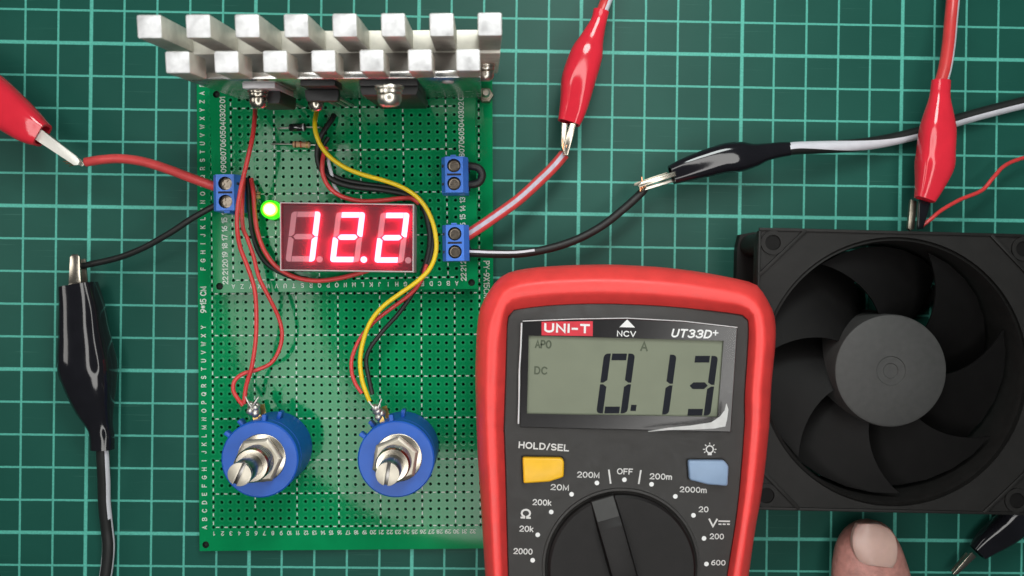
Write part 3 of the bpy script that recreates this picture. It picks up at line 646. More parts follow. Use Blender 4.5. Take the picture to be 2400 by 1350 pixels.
# striped output wire
def striped(label, pts, r, mats, stripe, flat=1.0, name='wire', cat='wire', parent=None, grp='loose hook-up wires', twist=None):
    P = catmull([A(*p) for p in pts], 10)
    o = MB().tube(P, r, 50, stripe=stripe, flat=flat, twist=twist).build(name, mats, parent)
    if parent is None:
        c = P[0].copy()
        for v in o.data.vertices: v.co -= c
        o.location = c; tag(o, label, cat, grp)
    return o
striped('thick red wire with a white stripe leading to the upper red clip', [(1085, 556, 1.35), (1105, 545, 1.35), (1150, 515, 1.3), (1215, 468, 1.2), (1270, 418, 1.1), (1300, 388, 1.05), (1322, 362, 1.0)], .165, ['red_thick', 'stripe_lilac'], lambda t, a: 1 if .20 < a < .33 else 0)
striped('black wire with a fine white edge running to the middle black clip', [(1080, 592, 1.35), (1110, 593, 1.35), (1160, 595, 1.3), (1220, 594, 1.2), (1285, 583, 1.1), (1350, 562, 1.05), (1410, 530, 1.0), (1460, 491, 1.0), (1500, 455, 1.0), (1512, 440, 1.0)], .122, ['black_wire', 'white_wire'], lambda t, a: 1 if (t < .38 and .26 < a < .36) else 0)
# strands of bare copper at the wire ends
def strands(label, px, py, z, d, n=7):
    c = A(px, py, z); o = thing('copper_strands', c, label, 'bare wire')
    for k in range(n):
        a = math.radians(d + random.uniform(-25, 25)); l = random.uniform(.2, .42)
        e = Vector((math.cos(a) * l, math.sin(a) * l, random.uniform(-.1, .15)))
        st = Vector((random.uniform(-.03, .03), random.uniform(-.03, .03), 0))
        MB().tube([st, st + e * .5 + Vector((0, 0, .05)), st + e], .016, 5).build('strand', 'copper', o, local=True)
strands('bare copper strands poking out beside the left red clip', 185, 383, 1.0, 180)
strands('bare copper strands held by the upper red clip', 1322, 362, 1.25, 85, 9)
strands('bare copper strands held by the middle black clip', 1503, 446, 1.2, 75, 9)
# ------------------------------------------------------------------ alligator clips with their cables
def clip(label, boot, zc, bm_, jaws, cable, cable_r, cable_m, stripe, hz_=.8, zprof=None, twist=None):
    """boot: list of (px, py, width px) from the jaw end to the cable end"""
    C = [A(x, y, zc if zprof is None else zprof(i / (len(boot) - 1))) for i, (x, y, w_) in enumerate(boot)]
    o = thing('test_lead', (C[0].x, C[0].y, 0), label, 'test lead', 'alligator clip test leads')
    Wd = [w_ / pxs(zc) / 2 for (_, _, w_) in boot]
    Cf = catmull(C, 6); Wf = [v.x for v in catmull([Vector((q, 0, 0)) for q in Wd], 6)]
    rings = []; n = 28
    for i, (c, r) in enumerate(zip(Cf, Wf)):
        t = (Cf[min(i + 1, len(Cf) - 1)] - Cf[max(i - 1, 0)]).normalized(); x = t.cross(Vector((0, 0, 1))).normalized(); y = x.cross(t)
        def sup(v, e=.62 + .3 * i / len(Cf)): return math.copysign(abs(v) ** e, v)
        rings.append([c + x * (r * sup(math.cos(2 * PI * k / n))) + y * (r * hz_ * sup(math.sin(2 * PI * k / n))) for k in range(n)])
    # rounded open mouth
    t0 = (Cf[1] - Cf[0]).normalized(); c0 = Cf[0]
    inner = [c0 + (p - c0) * .8 for p in rings[0]]; deep = [p + t0 * .35 for p in inner]
    MB().loft([deep, inner] + rings, (True, True)).build('boot', bm_, o, smooth=50)
    for j in jaws:
        outline, z0, z1, m_ = j
        P = [A(*p, zc) for p in outline]
        MB().loft([low(P, z0), low(P, z1)]).build('jaw', m_, o, bevel=.012, smooth=30)
    if cable:
        striped('', cable, cable_r, cable_m, stripe, parent=o, name='cable', twist=twist)
    return o
cA = crop(0, 180, 2.596); cB = crop(0, 580, 1.754); cC = crop(1080, 0, 2.25); cD = crop(1400, 200, 3.375); cE = crop(1950, 0, 2.411); cF = crop(1850, 1150, 4.364)
clip('red alligator clip cut off by the left edge with a bright flat jaw', [(100, 317, 58), (70, 299, 78), (20, 260, 96), (-40, 214, 108), (-110, 160, 90), (-160, 122, 60)], 1.3, 'boot_red',
     [([(79, 322), (100, 303), (186, 368), (194, 380), (190, 389), (180, 389)], 1.42, 1.50, 'jaw_bright'), ([(84, 326), (100, 306), (184, 374), (190, 384), (182, 388)], 1.02, 1.10, 'steel')],
     [(-150, 130, 1.3), (-220, 70, 1.0), (-300, 20, .6)], .17, ['red_wire', 'white_wire'], lambda t, a: 1 if .1 < a < .4 else 0, .85)
clip('long black alligator clip lying upright at the left edge of the mat', [(*cB(322, 152), 80), (*cB(338, 250), 94), (*cB(346, 350), 105), (*cB(360, 480), 124), (*cB(372, 560), 113), (*cB(389, 650), 87), (*cB(412, 735), 56), (*cB(420, 780), 54), (*cB(421, 830), 53)], .85, 'boot_black',
     [([cB(296, 155), cB(302, 40), cB(310, 29), cB(334, 29), cB(342, 40), cB(347, 155)], 1.0, 1.08, 'nickel'), ([cB(298, 155), cB(304, 50), cB(336, 45), cB(345, 155)], .55, .63, 'dark_steel')],
     [(*cB(421, 815), .85), (*cB(424, 880), .75), (*cB(428, 960), .6), (*cB(430, 1050), .45), (*cB(440, 1150), .3), (*cB(447, 1230), .25), (*cB(438, 1330), .22), (*cB(420, 1420), .22), (*cB(410, 1500), .22)], .185, ['black_wire', 'white_wire'],
     lambda t, a: 1 if (.36 < a < .5 if t < .45 else .44 < a < .5) or (t > .25 and a < .05 + .16 * max(0, t - .3)) or a > .94 or (t > .6 and a > .88) else 0, .85)
clip('red alligator clip pointing down beside the right of the heat sink', [(*cC(570, 648), 54), (*cC(590, 580), 64), (*cC(603, 520), 71), (*cC(622, 415), 81), (*cC(664, 285), 76), (*cC(692, 205), 56), (*cC(726, 115), 38), (*cC(741, 57), 38)], 1.15, 'boot_red',
     [([cC(530, 650), cC(528, 760), cC(535, 800), cC(545, 770), cC(562, 655)], .95, 1.30, 'nickel'), ([cC(572, 655), cC(548, 740), cC(538, 800), cC(545, 822), cC(562, 824), cC(585, 740), cC(607, 655)], .95, 1.38, 'nickel')],
     [(*cC(741, 70), 1.15), (*cC(760, 20), 1.1), (*cC(785, -50), .9), (*cC(800, -150), .6)], .175, ['red_wire', 'white_wire'], lambda t, a: 1 if (a < .2 or a > .8) else 0, .85)
clip('black alligator clip in the middle pulling a black and white cable', [(*cD(588, 708), 46), (*cD(700, 668), 57), (*cD(850, 622), 65), (*cD(1000, 580), 70), (*cD(1120, 567), 71), (*cD(1230, 555), 57), (*cD(1330, 530), 43), (*cD(1430, 512), 37), (*cD(1520, 503), 33)], 1.1, 'boot_black',
     [([cD(600, 690), cD(335, 775), cD(312, 800), cD(322, 815), cD(612, 725)], 1.2, 1.36, 'nickel'), ([cD(612, 732), cD(345, 812), cD(330, 822), cD(350, 838), cD(618, 760)], .95, 1.12, 'steel'), ([cD(560, 680), cD(440, 720), cD(300, 768), cD(296, 790), cD(330, 785), cD(575, 700)], .85, .95, 'dark_steel')],
     [(*cD(1505, 505), 1.1), (1870, 347, 1.05), (1930, 345, .9), (2000, 341, .7), (2070, 331, .5), (2140, 315, .4), (2200, 296, .35), (2260, 277, .3), (2330, 258, .3), (2410, 238, .3), (2500, 214, .3)], .19, ['black_wire', 'white_wire'],
     lambda t, a: 1 if a < .14 or a > .86 else 0, .85, twist=lambda t: .36 - .27 * (lambda q: q * q * (3 - 2 * q))(min(1, max(0, (t - .08) / .42))))
# stripe sides above run from the right of travel (0) over the top (.25) to the left (.5)
clip('red alligator clip above the fan crossing over the black and white cable', [(*cE(523, 1128), 45), (*cE(550, 1050), 62), (*cE(578, 940), 84), (*cE(587, 850), 83), (*cE(597, 730), 80), (*cE(602, 650), 67), (*cE(609, 550), 47), (*cE(617, 455), 43)], 1.5, 'boot_red',
     [([cE(480, 1120), cE(462, 1285), cE(478, 1300), cE(500, 1290), cE(515, 1130)], 1.0, 1.12, 'dark_steel'), ([cE(500, 1125), cE(490, 1295), cE(520, 1292), cE(563, 1145)], 1.35, 1.45, 'boot_black')],
     [(*cE(617, 465), 1.5), (*cE(640, 380), 1.4), (*cE(660, 250), 1.2), (*cE(672, 120), 1.0), (*cE(683, 0), .9), (*cE(690, -150), .8)], .19, ['red_wire', 'white_wire'], lambda t, a: 1 if (a < .19 or a > .81) else 0, .85)
clip('black alligator clip reaching from under the fan at the lower right corner', [(*cF(1925, 630), 42), (*cF(2030, 530), 58), (*cF(2180, 420), 70), (*cF(2330, 300), 74), (*cF(2520, 150), 70), (*cF(2700, 20), 40)], .62, 'boot_black',
     [([cF(1830, 610), cF(1640, 830), cF(1655, 845), cF(1690, 835), cF(1880, 655)], .72, .82, 'nickel'), ([cF(1850, 655), cF(1690, 845), cF(1715, 862), cF(1900, 690)], .34, .42, 'dark_steel')],
     None, 0, None, None, .8)
wire('thin dark red wire curving away to the right above the fan', [(2160, 530, 1.2), (2180, 515, 1.25), (2205, 494, 1.2), (2250, 468, 1.0), (2300, 447, .85), (2325, 420, .8), (2350, 392, .7), (2380, 376, .6), (2420, 366, .5), (2480, 360, .4)], .06, 'red_wire')
# ------------------------------------------------------------------ multiturn potentiometers
def pot(label, px, py, lug_deg, nubs, slot_deg):
    zt = 2.2; c = A(px, py, zt); o = thing('potentiometer', (c.x, c.y, ZB + .007), label, 'potentiometer', 'blue multiturn potentiometers'); H = zt - ZB - .007
    R = 1.09
    MB().lathe([(R - .03, 0), (R, .03), (R, H - .42), (R - .02, H - .40), (R - .02, H - .36), (R, H - .34), (R, H - .04), (R - .04, H)], 72).build('body', 'pot_blue', o, local=True, smooth=30)
    for d in nubs:
        a = math.radians(d); T = Matrix.Rotation(a, 4, 'Z')
        MB().box(R - .06, R + .17, -.06, .06, H - .36, H - .06, M=T).build('tab', 'pot_blue', o, local=True, bevel=.02)
        T = Matrix.Rotation(a - .22, 4, 'Z')
        MB().box(R - .06, R + .2, -.055, .055, H - 1.2, H - .8, M=T).build('tab', 'pot_blue', o, local=True, bevel=.02)
    for k, (dd, hh) in enumerate(((0, H - .55), (-6, H - 1.0), (7, H - 1.35))):
        T = Matrix.Rotation(math.radians(lug_deg + dd), 4, 'Z')
        MB().box(R - .05, R + .36, -.07, .07, hh, hh + .04, M=T).build('lug', 'gold_lug', o, local=True)
    # lumpy solder on the lugs
    sm = MB(); T = Matrix.Rotation(math.radians(lug_deg), 4, 'Z')
    rr = random.Random(px)
    for k in range(6):
        cx = R + .16 + k * .055; rad = .1 + rr.random() * .05; dz = H - .5 + rr.uniform(-.12, .06); dy = rr.uniform(-.1, .1)
        rings = []
        for i in range(7):
            t = -PI / 2 + PI * i / 6
            rings.append([T @ Vector((cx + rad * math.cos(t) * math.cos(2 * PI * j / 10) * rr.uniform(.8, 1.15), dy + rad * math.cos(t) * math.sin(2 * PI * j / 10) * rr.uniform(.8, 1.15), dz + rad * math.sin(t))) for j in range(10)])
        sm.loft(rings)
    sm.build('solder', 'solder', o, local=True, smooth=80)
    for k in range(2):
        a = math.radians(lug_deg + 15 - 60 * k); p0 = T @ Vector((R + .35, 0, H - .45))
        MB().tube([p0, p0 + Vector((math.cos(a) * .2, math.sin(a) * .2, .08)), p0 + Vector((math.cos(a) * .38, math.sin(a) * .38, .05))], lambda t: .04 * (1 - .6 * t), 6).build('solder_tail', 'solder', o, local=True)
    MB().lathe([(.66, 0), (.68, .01), (.68, .035), (.66, .045)], 40, Matrix.Translation((.06, .05, H))).build('washer', 'nickel', o, local=True)
    hx_ = MB().lathe([(.665, H + .046), (.69, H + .07), (.69, H + .20), (.60, H + .25)], 6, Matrix.Rotation(math.radians(slot_deg), 4, 'Z')).build('nut', 'nickel_brushed', o, local=True, bevel=.012, smooth=25)
    pr = [(.475, H + .05)]
    for k in range(4):
        z = H + .26 + k * .14; pr += [(.475, z), (.475, z + .07), (.455, z + .10)]
    pr += [(.475, H + .82), (.44, H + .88), (.33, H + .885)]
    MB().lathe(pr, 40).build('bushing', 'nickel', o, local=True, smooth=35)
    zs = 4.2 - ZB - .007; r = .31
    sh = MB().lathe([(r, H + .8), (r, zs - .13)], 40)
    sl = .045
    a0 = math.asin(sl / r)
    for s_ in (0, PI):
        pts = [(r * math.cos(a), r * math.sin(a)) for a in [a0 + (PI - 2 * a0) * i / 18 for i in range(19)]]
        sh.prism(pts, zs - .131, zs, M=Matrix.Rotation(math.radians(slot_deg) + s_, 4, 'Z'))
    sf = sh.build('shaft', ['shaft_side_shade', 'nickel_brushed'], o, local=True, bevel=.008, smooth=30)
    for p in sf.data.polygons:
        if p.normal.z > .8 and p.center.z > zs - .05: p.material_index = 1
    return o
pot('blue multiturn potentiometer at the lower left of the large board', 608.5, 1077, 104, (144, 86), 66)
pot('blue multiturn potentiometer in the lower middle, beside the red multimeter', 928, 1076.5, 115, (146, 98), 82)
# ------------------------------------------------------------------ multimeter
c7 = crop(1100, 600, 3.0); k8 = crop(1100, 1000, 3.2)
OUT = [k8(150, 1500), k8(120, 1120), k8(88, 600), k8(65, 250), k8(54, 0)] + [c7(*p) for p in [(46, 1000), (42, 850), (46, 680), (55, 500), (75, 370), (110, 295), (170, 200), (215, 152), (290, 112), (450, 82), (700, 65), (1000, 60), (1300, 75), (1500, 95), (1700, 125), (1900, 165), (2010, 197), (2060, 250), (2118, 350), (2145, 420), (2155, 500), (2150, 650), (2125, 900)]] + [k8(2250, 0), k8(2200, 450), k8(2140, 800), k8(2095, 1120), k8(2050, 1500)]
INN = [k8(318, 1500), k8(295, 1120), k8(275, 350), k8(262, 0)] + [c7(*p) for p in [(245, 1250), (260, 800), (268, 500), (276, 430), (300, 397), (350, 380), (600, 352), (900, 342), (1200, 350), (1500, 370), (1880, 413), (1940, 435), (1960, 482), (1952, 700), (1932, 1000)]] + [k8(2060, 0), k8(2010, 600), k8(1930, 1120), k8(1880, 1500)]
# the part below the picture: straight down to a rounded bottom
OUT = [(1400, 1800), (1250, 1780), (1185, 1700)] + OUT + [(1690, 1690), (1630, 1780), (1480, 1805)]
INN = [(1410, 1740), (1290, 1720), (1240, 1660)] + INN + [(1640, 1660), (1590, 1720), (1480, 1745)]
NM = 150
def rs2(P): return resample(catmull([Vector((p[0], p[1], 0)) for p in P], 4), NM)
def match(P, Q):                       # Q points nearest in direction to P
    return rs2(Q)
O2, I2 = rs2(OUT), rs2(INN)
ct = Vector((1465, 1150, 0))
def lev(t, z, sc=1.0): return [A(*((ct + (a.lerp(b, t) - ct) * sc).xy), z) for a, b in zip(O2, I2)]
ZP = 3.90
cM = A(1465, 1250, ZP)
mm = thing('multimeter', (cM.x, cM.y, 0), 'red and black handheld digital multimeter showing 0.13', 'multimeter')
rings = [low(lev(.12, ZP), .02), low(lev(.0, 3.4, .985), .5), lev(0, 2.2, .995), lev(0, 3.2), lev(.025, 3.55), lev(.09, 3.84), lev(.32, 4.16), lev(.38, 4.215), lev(.44, 4.23), lev(.66, 4.21), lev(.71, 4.18), lev(.76, 4.12), lev(.97, 3.84), lev(1.0, 3.78)]
MB().loft(rings, (True, False)).build('holster', 'holster', mm, smooth=60)
MB().loft([lev(.93, 3.6), lev(.985, ZP - .02), lev(1.02, ZP)], (True, True)).build('front_panel', 'panel', mm, smooth=30)
# display window
def q7(P, z): return [A(*c7(*p), z) for p in P]
WO = [(375, 458), (740, 445), (1110, 441), (1500, 460), (1885, 503), (1862, 870), (1838, 1238), (1300, 1226), (800, 1215), (358, 1204), (366, 830)]
WI = [(418, 560), (740, 568), (1110, 578), (1500, 588), (1788, 596), (1768, 860), (1746, 1132), (1300, 1124), (800, 1117), (405, 1110), (412, 830)]
zw = ZP + .10
mb = MB().loft([q7(WO, ZP - .01), q7(WO, zw - .02), [a.lerp(b, .04) for a, b in zip(q7(WO, zw), q7(WI, zw))], q7(WI, zw), low(q7(WI, zw), ZP + .005)], (False, False))
mb.build('window_frame', 'window_black', mm, smooth=25)
lcd = MB().add(q7(WI, ZP + .012), [tuple(range(len(WI)))[::-1]]).build('screen', 'lcd', mm, smooth=0)
for (x, y, ch) in ((948, 686, '0'), (1240, 694, '1'), (1532, 702, '3')):
    for k, P in seg_polys(x, y, 218, 420, -56, 47, 10).items():
        if k in ON[ch]: MB().add([A(*c7(*p), ZP + .020) for p in P], [tuple(range(len(P)))[::-1]]).build('digit_segment', 'lcd_ink', mm, smooth=0)
MB().add([A(*c7(*p), ZP + .020) for p in ((1138, 1046), (1176, 1047), (1170, 1090), (1132, 1089))], [(3, 2, 1, 0)]).build('decimal_point', 'lcd_ink', mm, smooth=0)
def flush(name, m_):
    global s
    if s.v: s.build(name, m_, mm, smooth=0)
    s = MB()
def T(mb, t, cr, x, y, cap, z, ang=-1.5, bold=0, shear=0, wid=None, mi=0, scl=3.0, space=1.0):
    c = A(*cr(x, y), z)
    k = 1 / scl / pxs(z)
    put_text(mb, t, Matrix.Translation(c) @ Matrix.Rotation(math.radians(ang), 4, 'Z'), cap * k, bold, shear, space, wid * k if wid else None, mi)
s = MB(); zt = ZP + .020
T(s, 'APO', c7, 520, 620, 60, zt, bold=.03, wid=118); flush('screen_symbol', 'lcd_faint'); T(s, 'DC', c7, 502, 805, 58, zt, bold=.03, wid=92); flush('screen_symbol', 'lcd_faint'); T(s, 'A', c7, 1229, 635, 70, zt, bold=.03, wid=55)
flush('screen_symbol', 'lcd_faint')
s = MB(); zt = zw + .004
MB().add(q7([(508, 462), (868, 458), (868, 563), (508, 558)], zt), [(3, 2, 1, 0)]).build('brand_badge', 'logo_red', mm, smooth=0)
T(s, 'UNI-T', c7, 687, 508, 66, zt + .004, ang=-.6, bold=.055, wid=322)
flush('lettering', 'print_white'); T(s, 'NCV', c7, 1105, 547, 42, zt, bold=.025, wid=134); flush('lettering', 'print_white'); T(s, 'UT33D', c7, 1565, 546, 62, zt, ang=-1.2, bold=.035, shear=.25, wid=285); T(s, '+', c7, 1731, 540, 40, zt, bold=.05, wid=40)
flush('lettering', 'print_white')
s.add(q7([(1110, 446), (1165, 503), (1055, 500)], zt), [(0, 2, 1)])
flush('triangle_mark', 'print_white')
s = MB(); zt = ZP + .006
for t, x, y, cap, wd, an in (('HOLD/SEL', 559, 148, 52, 380, -3.2), ('200M', 892, 361, 46, 168, -1.5), ('OFF', 1167, 336, 46, 120, -1.5), ('200m', 1436, 374, 46, 168, -1.5), ('2000m', 1679, 473, 44, 204, -1.5), ('20', 1757, 620, 44, 74, -1), ('200', 1856, 823, 44, 108, -1), ('600', 1868, 1020, 42, 108, -1), ('20M', 678, 455, 46, 138, -2), ('200k', 545, 568, 46, 142, -2), ('20k', 428, 766, 46, 106, -2), ('2000', 403, 935, 46, 144, -2), ('V', 1828, 722, 66, 70, -1), ('\u03a9', 424, 653, 74, 78, -2)):
    flush('lettering', 'print_grey'); T(s, t, k8, x, y, cap, zt, ang=an, bold=.018 if t not in ('V', 'HOLD/SEL', '\u03a9') else .035, wid=wd, scl=3.2)
flush('lettering', 'print_grey')
def rect8(mb, x0, y0, x1, y1, wd, z):
    a = A(*k8(x0, y0), z); b = A(*k8(x1, y1), z); d = (b - a).normalized(); n = Vector((-d.y, d.x, 0)) * (wd / 3.2 / pxs(z) / 2)
    mb.add([a - n, b - n, b + n, a + n], [(0, 1, 2, 3)])
rect8(s, 1046, 322, 1060, 428, 12, zt); flush('scale_mark', 'print_grey'); rect8(s, 1287, 326, 1270, 430, 12, zt); flush('scale_mark', 'print_grey')
rect8(s, 1868, 708, 1955, 710, 10, zt)
for x in (1880, 1911, 1943): rect8(s, x - 11, 731, x + 11, 732, 10, zt)
flush('direct_current_symbol', 'print_grey')
for (x, y) in ((957, 422), (1163, 398), (1367, 432), (1545, 523), (1681, 665), (1760, 838), (1778, 1030), (767, 507), (614, 640), (513, 811), (475, 1002)):
    c = A(*k8(x, y), zt); r = 17.5 / 3.2 / pxs(zt); s.add([(c.x + r * math.cos(2 * PI * k / 16), c.y + r * math.sin(2 * PI * k / 16), zt) for k in range(16)], [tuple(range(16))]); flush('scale_dot', 'print_white')
c = A(*k8(1803, 170), zt)              # backlight symbol: ring, base and rays
for r0, r1 in ((22, 31),):
    n = 20; k_ = 1 / 3.2 / pxs(zt)
    s.add([(c.x + r * k_ * math.cos(2 * PI * i / n), c.y + r * k_ * math.sin(2 * PI * i / n), zt) for r in (r0, r1) for i in range(n)], [(i, (i + 1) % n, n + (i + 1) % n, n + i) for i in range(n)])
for d in (-30, 0, 45, 90, 135, 180, 210): 
    a = math.radians(d); rect8(s, 1803 + 36 * math.cos(a), 170 - 36 * math.sin(a), 1803 + 50 * math.cos(a), 170 - 50 * math.sin(a), 7, zt)
rect8(s, 1788, 205, 1818, 206, 16, zt)
flush('backlight_symbol', 'print_grey')
def button(P, m_):
    Q = [A(*k8(*p), ZP) for p in P]; cc = sum(Q, Vector()) / len(Q)
    rim = [cc + (q - cc) * 1.06 for q in Q]
    MB().loft([low(rim, ZP - .05), low(rim, ZP + .004)]).build('button_well', 'dial_dark', mm, smooth=0)
    MB().loft([low(Q, ZP - .02), low(Q, ZP + .20)]).build('button', m_, mm, bevel=.06, seg=3, smooth=50)
button([(398, 222), (690, 226), (708, 250), (705, 368), (600, 402), (405, 416)], 'button_yellow')
button([(1632, 244), (1900, 244), (1934, 285), (1926, 436), (1780, 424), (1642, 390)], 'button_blue')
# rotary dial
dz = ZP; ce = A(*k8(1137, 1050), dz); rd = 575 / 3.2 / pxs(dz)
Td = Matrix.Translation(ce)
MB().lathe([(rd * 1.035, .0), (rd * 1.03, .045), (rd, .05), (rd * .985, .02), (rd * .97, .012)], 96, Td, cap=(False, False)).build('dial_rim', 'panel', mm, smooth=40)
kn = MB().lathe([(rd * .965, .006), (rd * .96, .20), (rd * .93, .25), (rd * .5, .22), (rd * .1, .20)], 96, Td).build('dial', 'dial_dark', mm, smooth=40)
an = math.radians(90 + 16.5)
Tk = Td @ Matrix.Rotation(an, 4, 'Z')
prof = [(-rd * .93, .23), (-rd * .6, .52), (0, .58), (rd * .60, .54), (rd * .70, .42), (rd * .97, .27)]
rg = []
for x, z in prof:
    wv = .31
    rg.append([Tk @ Vector(p) for p in ((x, -wv - .06, .12), (x, wv + .06, .12), (x, wv, z), (x, -wv, z))])
ptr = MB().loft(rg).build('dial_pointer', 'dial_dark', mm, bevel=.03, smooth=35)
MB().add([Tk @ Vector(p) for p in ((rd * .705, -.29, .432), (rd * .955, -.29, .285), (rd * .955, .29, .285), (rd * .705, .29, .432))], [(0, 1, 2, 3)]).build('pointer_face', 'dial_face', mm, smooth=0)
# peeling protective film over the window, its lower right corner lifting
FO = [(310, 470), (1110, 438), (1880, 500), (1822, 1230), (330, 1180)]
n = 18; V = []
for j in range(n + 1):
    for i in range(n + 1):
        u, v = i / n, j / n
        top = Vector((345 + 1535 * u, 462 - 60 * math.sin(PI * u) * .55 + 42 * u, 0)); bot = Vector((338 + 1500 * u, 1192 + 45 * u, 0))
        p = top.lerp(bot, v); d = max(0, (u + v * 1.05) - 1.62)
        V.append(A(*c7(p.x, p.y), zw + .02 + .26 * (u * .8 + v * .35) + .9 * d * d))
MB().add(V, [(j * (n + 1) + i, j * (n + 1) + i + 1, (j + 1) * (n + 1) + i + 1, (j + 1) * (n + 1) + i) for j in range(n) for i in range(n)]).build('protective_film', 'film', mm, smooth=60)
# highlights along the film's edges, painted as white tubes
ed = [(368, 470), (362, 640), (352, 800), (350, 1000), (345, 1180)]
MB().tube([A(*c7(*p), zw + .03) for p in ed], .022, 6).build('film_rim', 'glint_white', mm)
MB().tube([A(*c7(*p), zw + .025) for p in ((375, 458), (740, 443), (1110, 437), (1500, 458), (1885, 502))], .012, 6).build('film_rim', 'glint_white', mm)
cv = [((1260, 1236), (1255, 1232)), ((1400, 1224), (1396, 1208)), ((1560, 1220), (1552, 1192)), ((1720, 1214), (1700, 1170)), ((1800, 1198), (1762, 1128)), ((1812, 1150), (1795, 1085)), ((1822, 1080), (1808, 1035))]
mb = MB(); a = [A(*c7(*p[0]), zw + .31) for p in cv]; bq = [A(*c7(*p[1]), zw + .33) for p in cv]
mb.loft([a, bq], (False, False), closed=False); mb.build('film_curl', 'glare_white', mm, smooth=60)  # white strip painted as lamp glare on the film's lifted corner
# ------------------------------------------------------------------ fan
cG = crop(1700, 500, 1.8)
ZF = 2.5
fc = A(2092, 870, ZF); fx = (A(2400, 549, ZF) - A(1772, 533, ZF)); frz = math.atan2(fx.y, fx.x)
fl = A(1770, 800, ZF); half = 4.0
ftop = A(2092, 541, ZF); fbot = A(2092, 1201, ZF)
fcx = (A(1770, 870, ZF).x + half); fcy = (ftop.y + fbot.y) / 2
print('fan half', (ftop.y - fbot.y) / 2, fc.x - A(1770, 870, ZF).x)
half = (ftop.y - fbot.y) / 2; fcx = A(1768, 870, ZF).x + half
fan = thing('cooling_fan', (fcx, fcy, .002), 'square black plastic cooling fan partly behind the multimeter', 'fan', rz=frz)
hb = (Matrix.Rotation(-frz, 3, 'Z') @ Vector((fc.x - fcx, fc.y - fcy, 0)))
hbx, hby = hb.x, hb.y
RO = half - .17
def flange(z0, z1):
    mb = MB(); n = 96; r = half * .97
    def sq(a):
        c, q = math.cos(a), math.sin(a); t = half / max(abs(c), abs(q)); p = Vector((c * t, q * t))
        # rounded corners
        k = half - .28
        dx, dy = abs(p.x) - k, abs(p.y) - k
        if dx > 0 and dy > 0:
            l = math.hypot(dx, dy); s_ = .28 / l; p = Vector((math.copysign(k + dx * s_, p.x), math.copysign(k + dy * s_, p.y)))
        return p
    Os = [sq(2 * PI * k / n) for k in range(n)]; Is = [Vector((RO * math.cos(2 * PI * k / n), RO * math.sin(2 * PI * k / n))) for k in range(n)]
    L3 = lambda P, z: [Vector((p.x, p.y, z)) for p in P]
    mb.loft([L3(Is, z0), L3(Os, z0), L3(Os, z1), L3(Is, z1), L3(Is, z0)], (False, False)); return mb
flange(2.14, 2.5).build('frame', 'fan_black', fan, local=True, smooth=35)
flange(.0, .36).build('frame', 'fan_black', fan, local=True, smooth=35)
n = 96
MB().loft([[Vector((r * math.cos(2 * PI * k / n), r * math.sin(2 * PI * k / n), z)) for k in range(n)] for r, z in ((RO, .3), (RO, 2.2), (RO + .12, 2.3), (RO - .10, 2.46), (RO - .14, 2.3), (RO - .14, .2), (RO, .3))], (False, False)).build('duct', 'fan_black', fan, local=True, smooth=40)
for sx in (-1, 1):
    for sy in (-1, 1):
        cx, cy = sx * (half - .42), sy * (half - .42)
        Tc = Matrix.Translation((cx, cy, 0))
        MB().loft([[Tc @ Vector((r * math.cos(2 * PI * k / 24), r * math.sin(2 * PI * k / 24), z)) for k in range(24)] for r, z in ((.34, .37), (.34, 2.56), (.22, 2.56), (.22, .37))], (False, False)).build('screw_boss', 'fan_black', fan, local=True)
        MB().lathe([(.22, 2.502), (.215, 2.503)], 24, Tc).build('screw_hole', 'fan_blade', fan, local=True, smooth=0)
        # raised diagonal rib across each corner
        a = Vector((sx * (half - .05), sy * (half - 1.35), 0)); b = Vector((sx * (half - 1.35), sy * (half - .05), 0)); d = (b - a).normalized(); nn = Vector((-d.y, d.x, 0)) * .05
        MB().loft([low([a - nn, b - nn, b + nn, a + nn], z) for z in (2.49, 2.57)]).build('corner_rib', 'fan_black', fan, local=True, bevel=.01)
for (x0, x1, y0, y1) in ((-half + .02, half - .02, half - .09, half - .01), (-half + .02, half - .02, -half + .01, -half + .09), (-half + .01, -half + .09, -half + .1, half - .1), (half - .09, half - .01, -half + .1, half - .1)):
    MB().box(x0, x1, y0, y1, 2.49, 2.56).build('edge_rib', 'fan_black', fan, local=True, bevel=.015)
Th = Matrix.Translation((hbx, hby, 0))
MB().lathe([(1.60, .5), (1.61, 2.30), (1.585, 2.38), (1.53, 2.41), (.42, 2.41), (.40, 2.385), (.22, 2.385), (.20, 2.36)], 72, Th).build('hub', 'fan_hub', fan, local=True, smooth=35)
for k in range(7):
    a0 = 2 * PI * k / 7 + .35; rg = []
    for i in range(9):
        r = 1.58 + (RO - .24 - 1.58) * i / 8; sw = .30 * (i / 8) ** 1.3; wd_ = .475 + .016 * i
        top = a0 + sw + wd_; bt = a0 + sw - wd_ * .98
        ring = []
        for j in range(7):
            t = j / 6; a = bt + (top - bt) * t; z = .65 + 1.45 * t ** .9 + .14 * math.sin(PI * t)
            ring.append(Th @ Vector((r * math.cos(a), r * math.sin(a), z)))
        for j in range(6, -1, -1):
            t = j / 6; a = bt + (top - bt) * t; z = .65 + 1.45 * t ** .9 + .14 * math.sin(PI * t) - .07
            ring.append(Th @ Vector((r * math.cos(a), r * math.sin(a), z)))
        rg.append(ring)
    MB().loft(rg).build('blade', 'fan_blade', fan, local=True, smooth=35)
MB().lathe([(1.7, .02), (1.7, .45)], 40, Th).build('motor_base', 'fan_black', fan, local=True)
for k in range(4):
    Ts = Th @ Matrix.Rotation(PI / 4 + k * PI / 2, 4, 'Z'); MB().box(1.6, RO - .02 , -.12, .12, .03, .28, M=Ts).build('strut', 'fan_black', fan, local=True, bevel=.02)
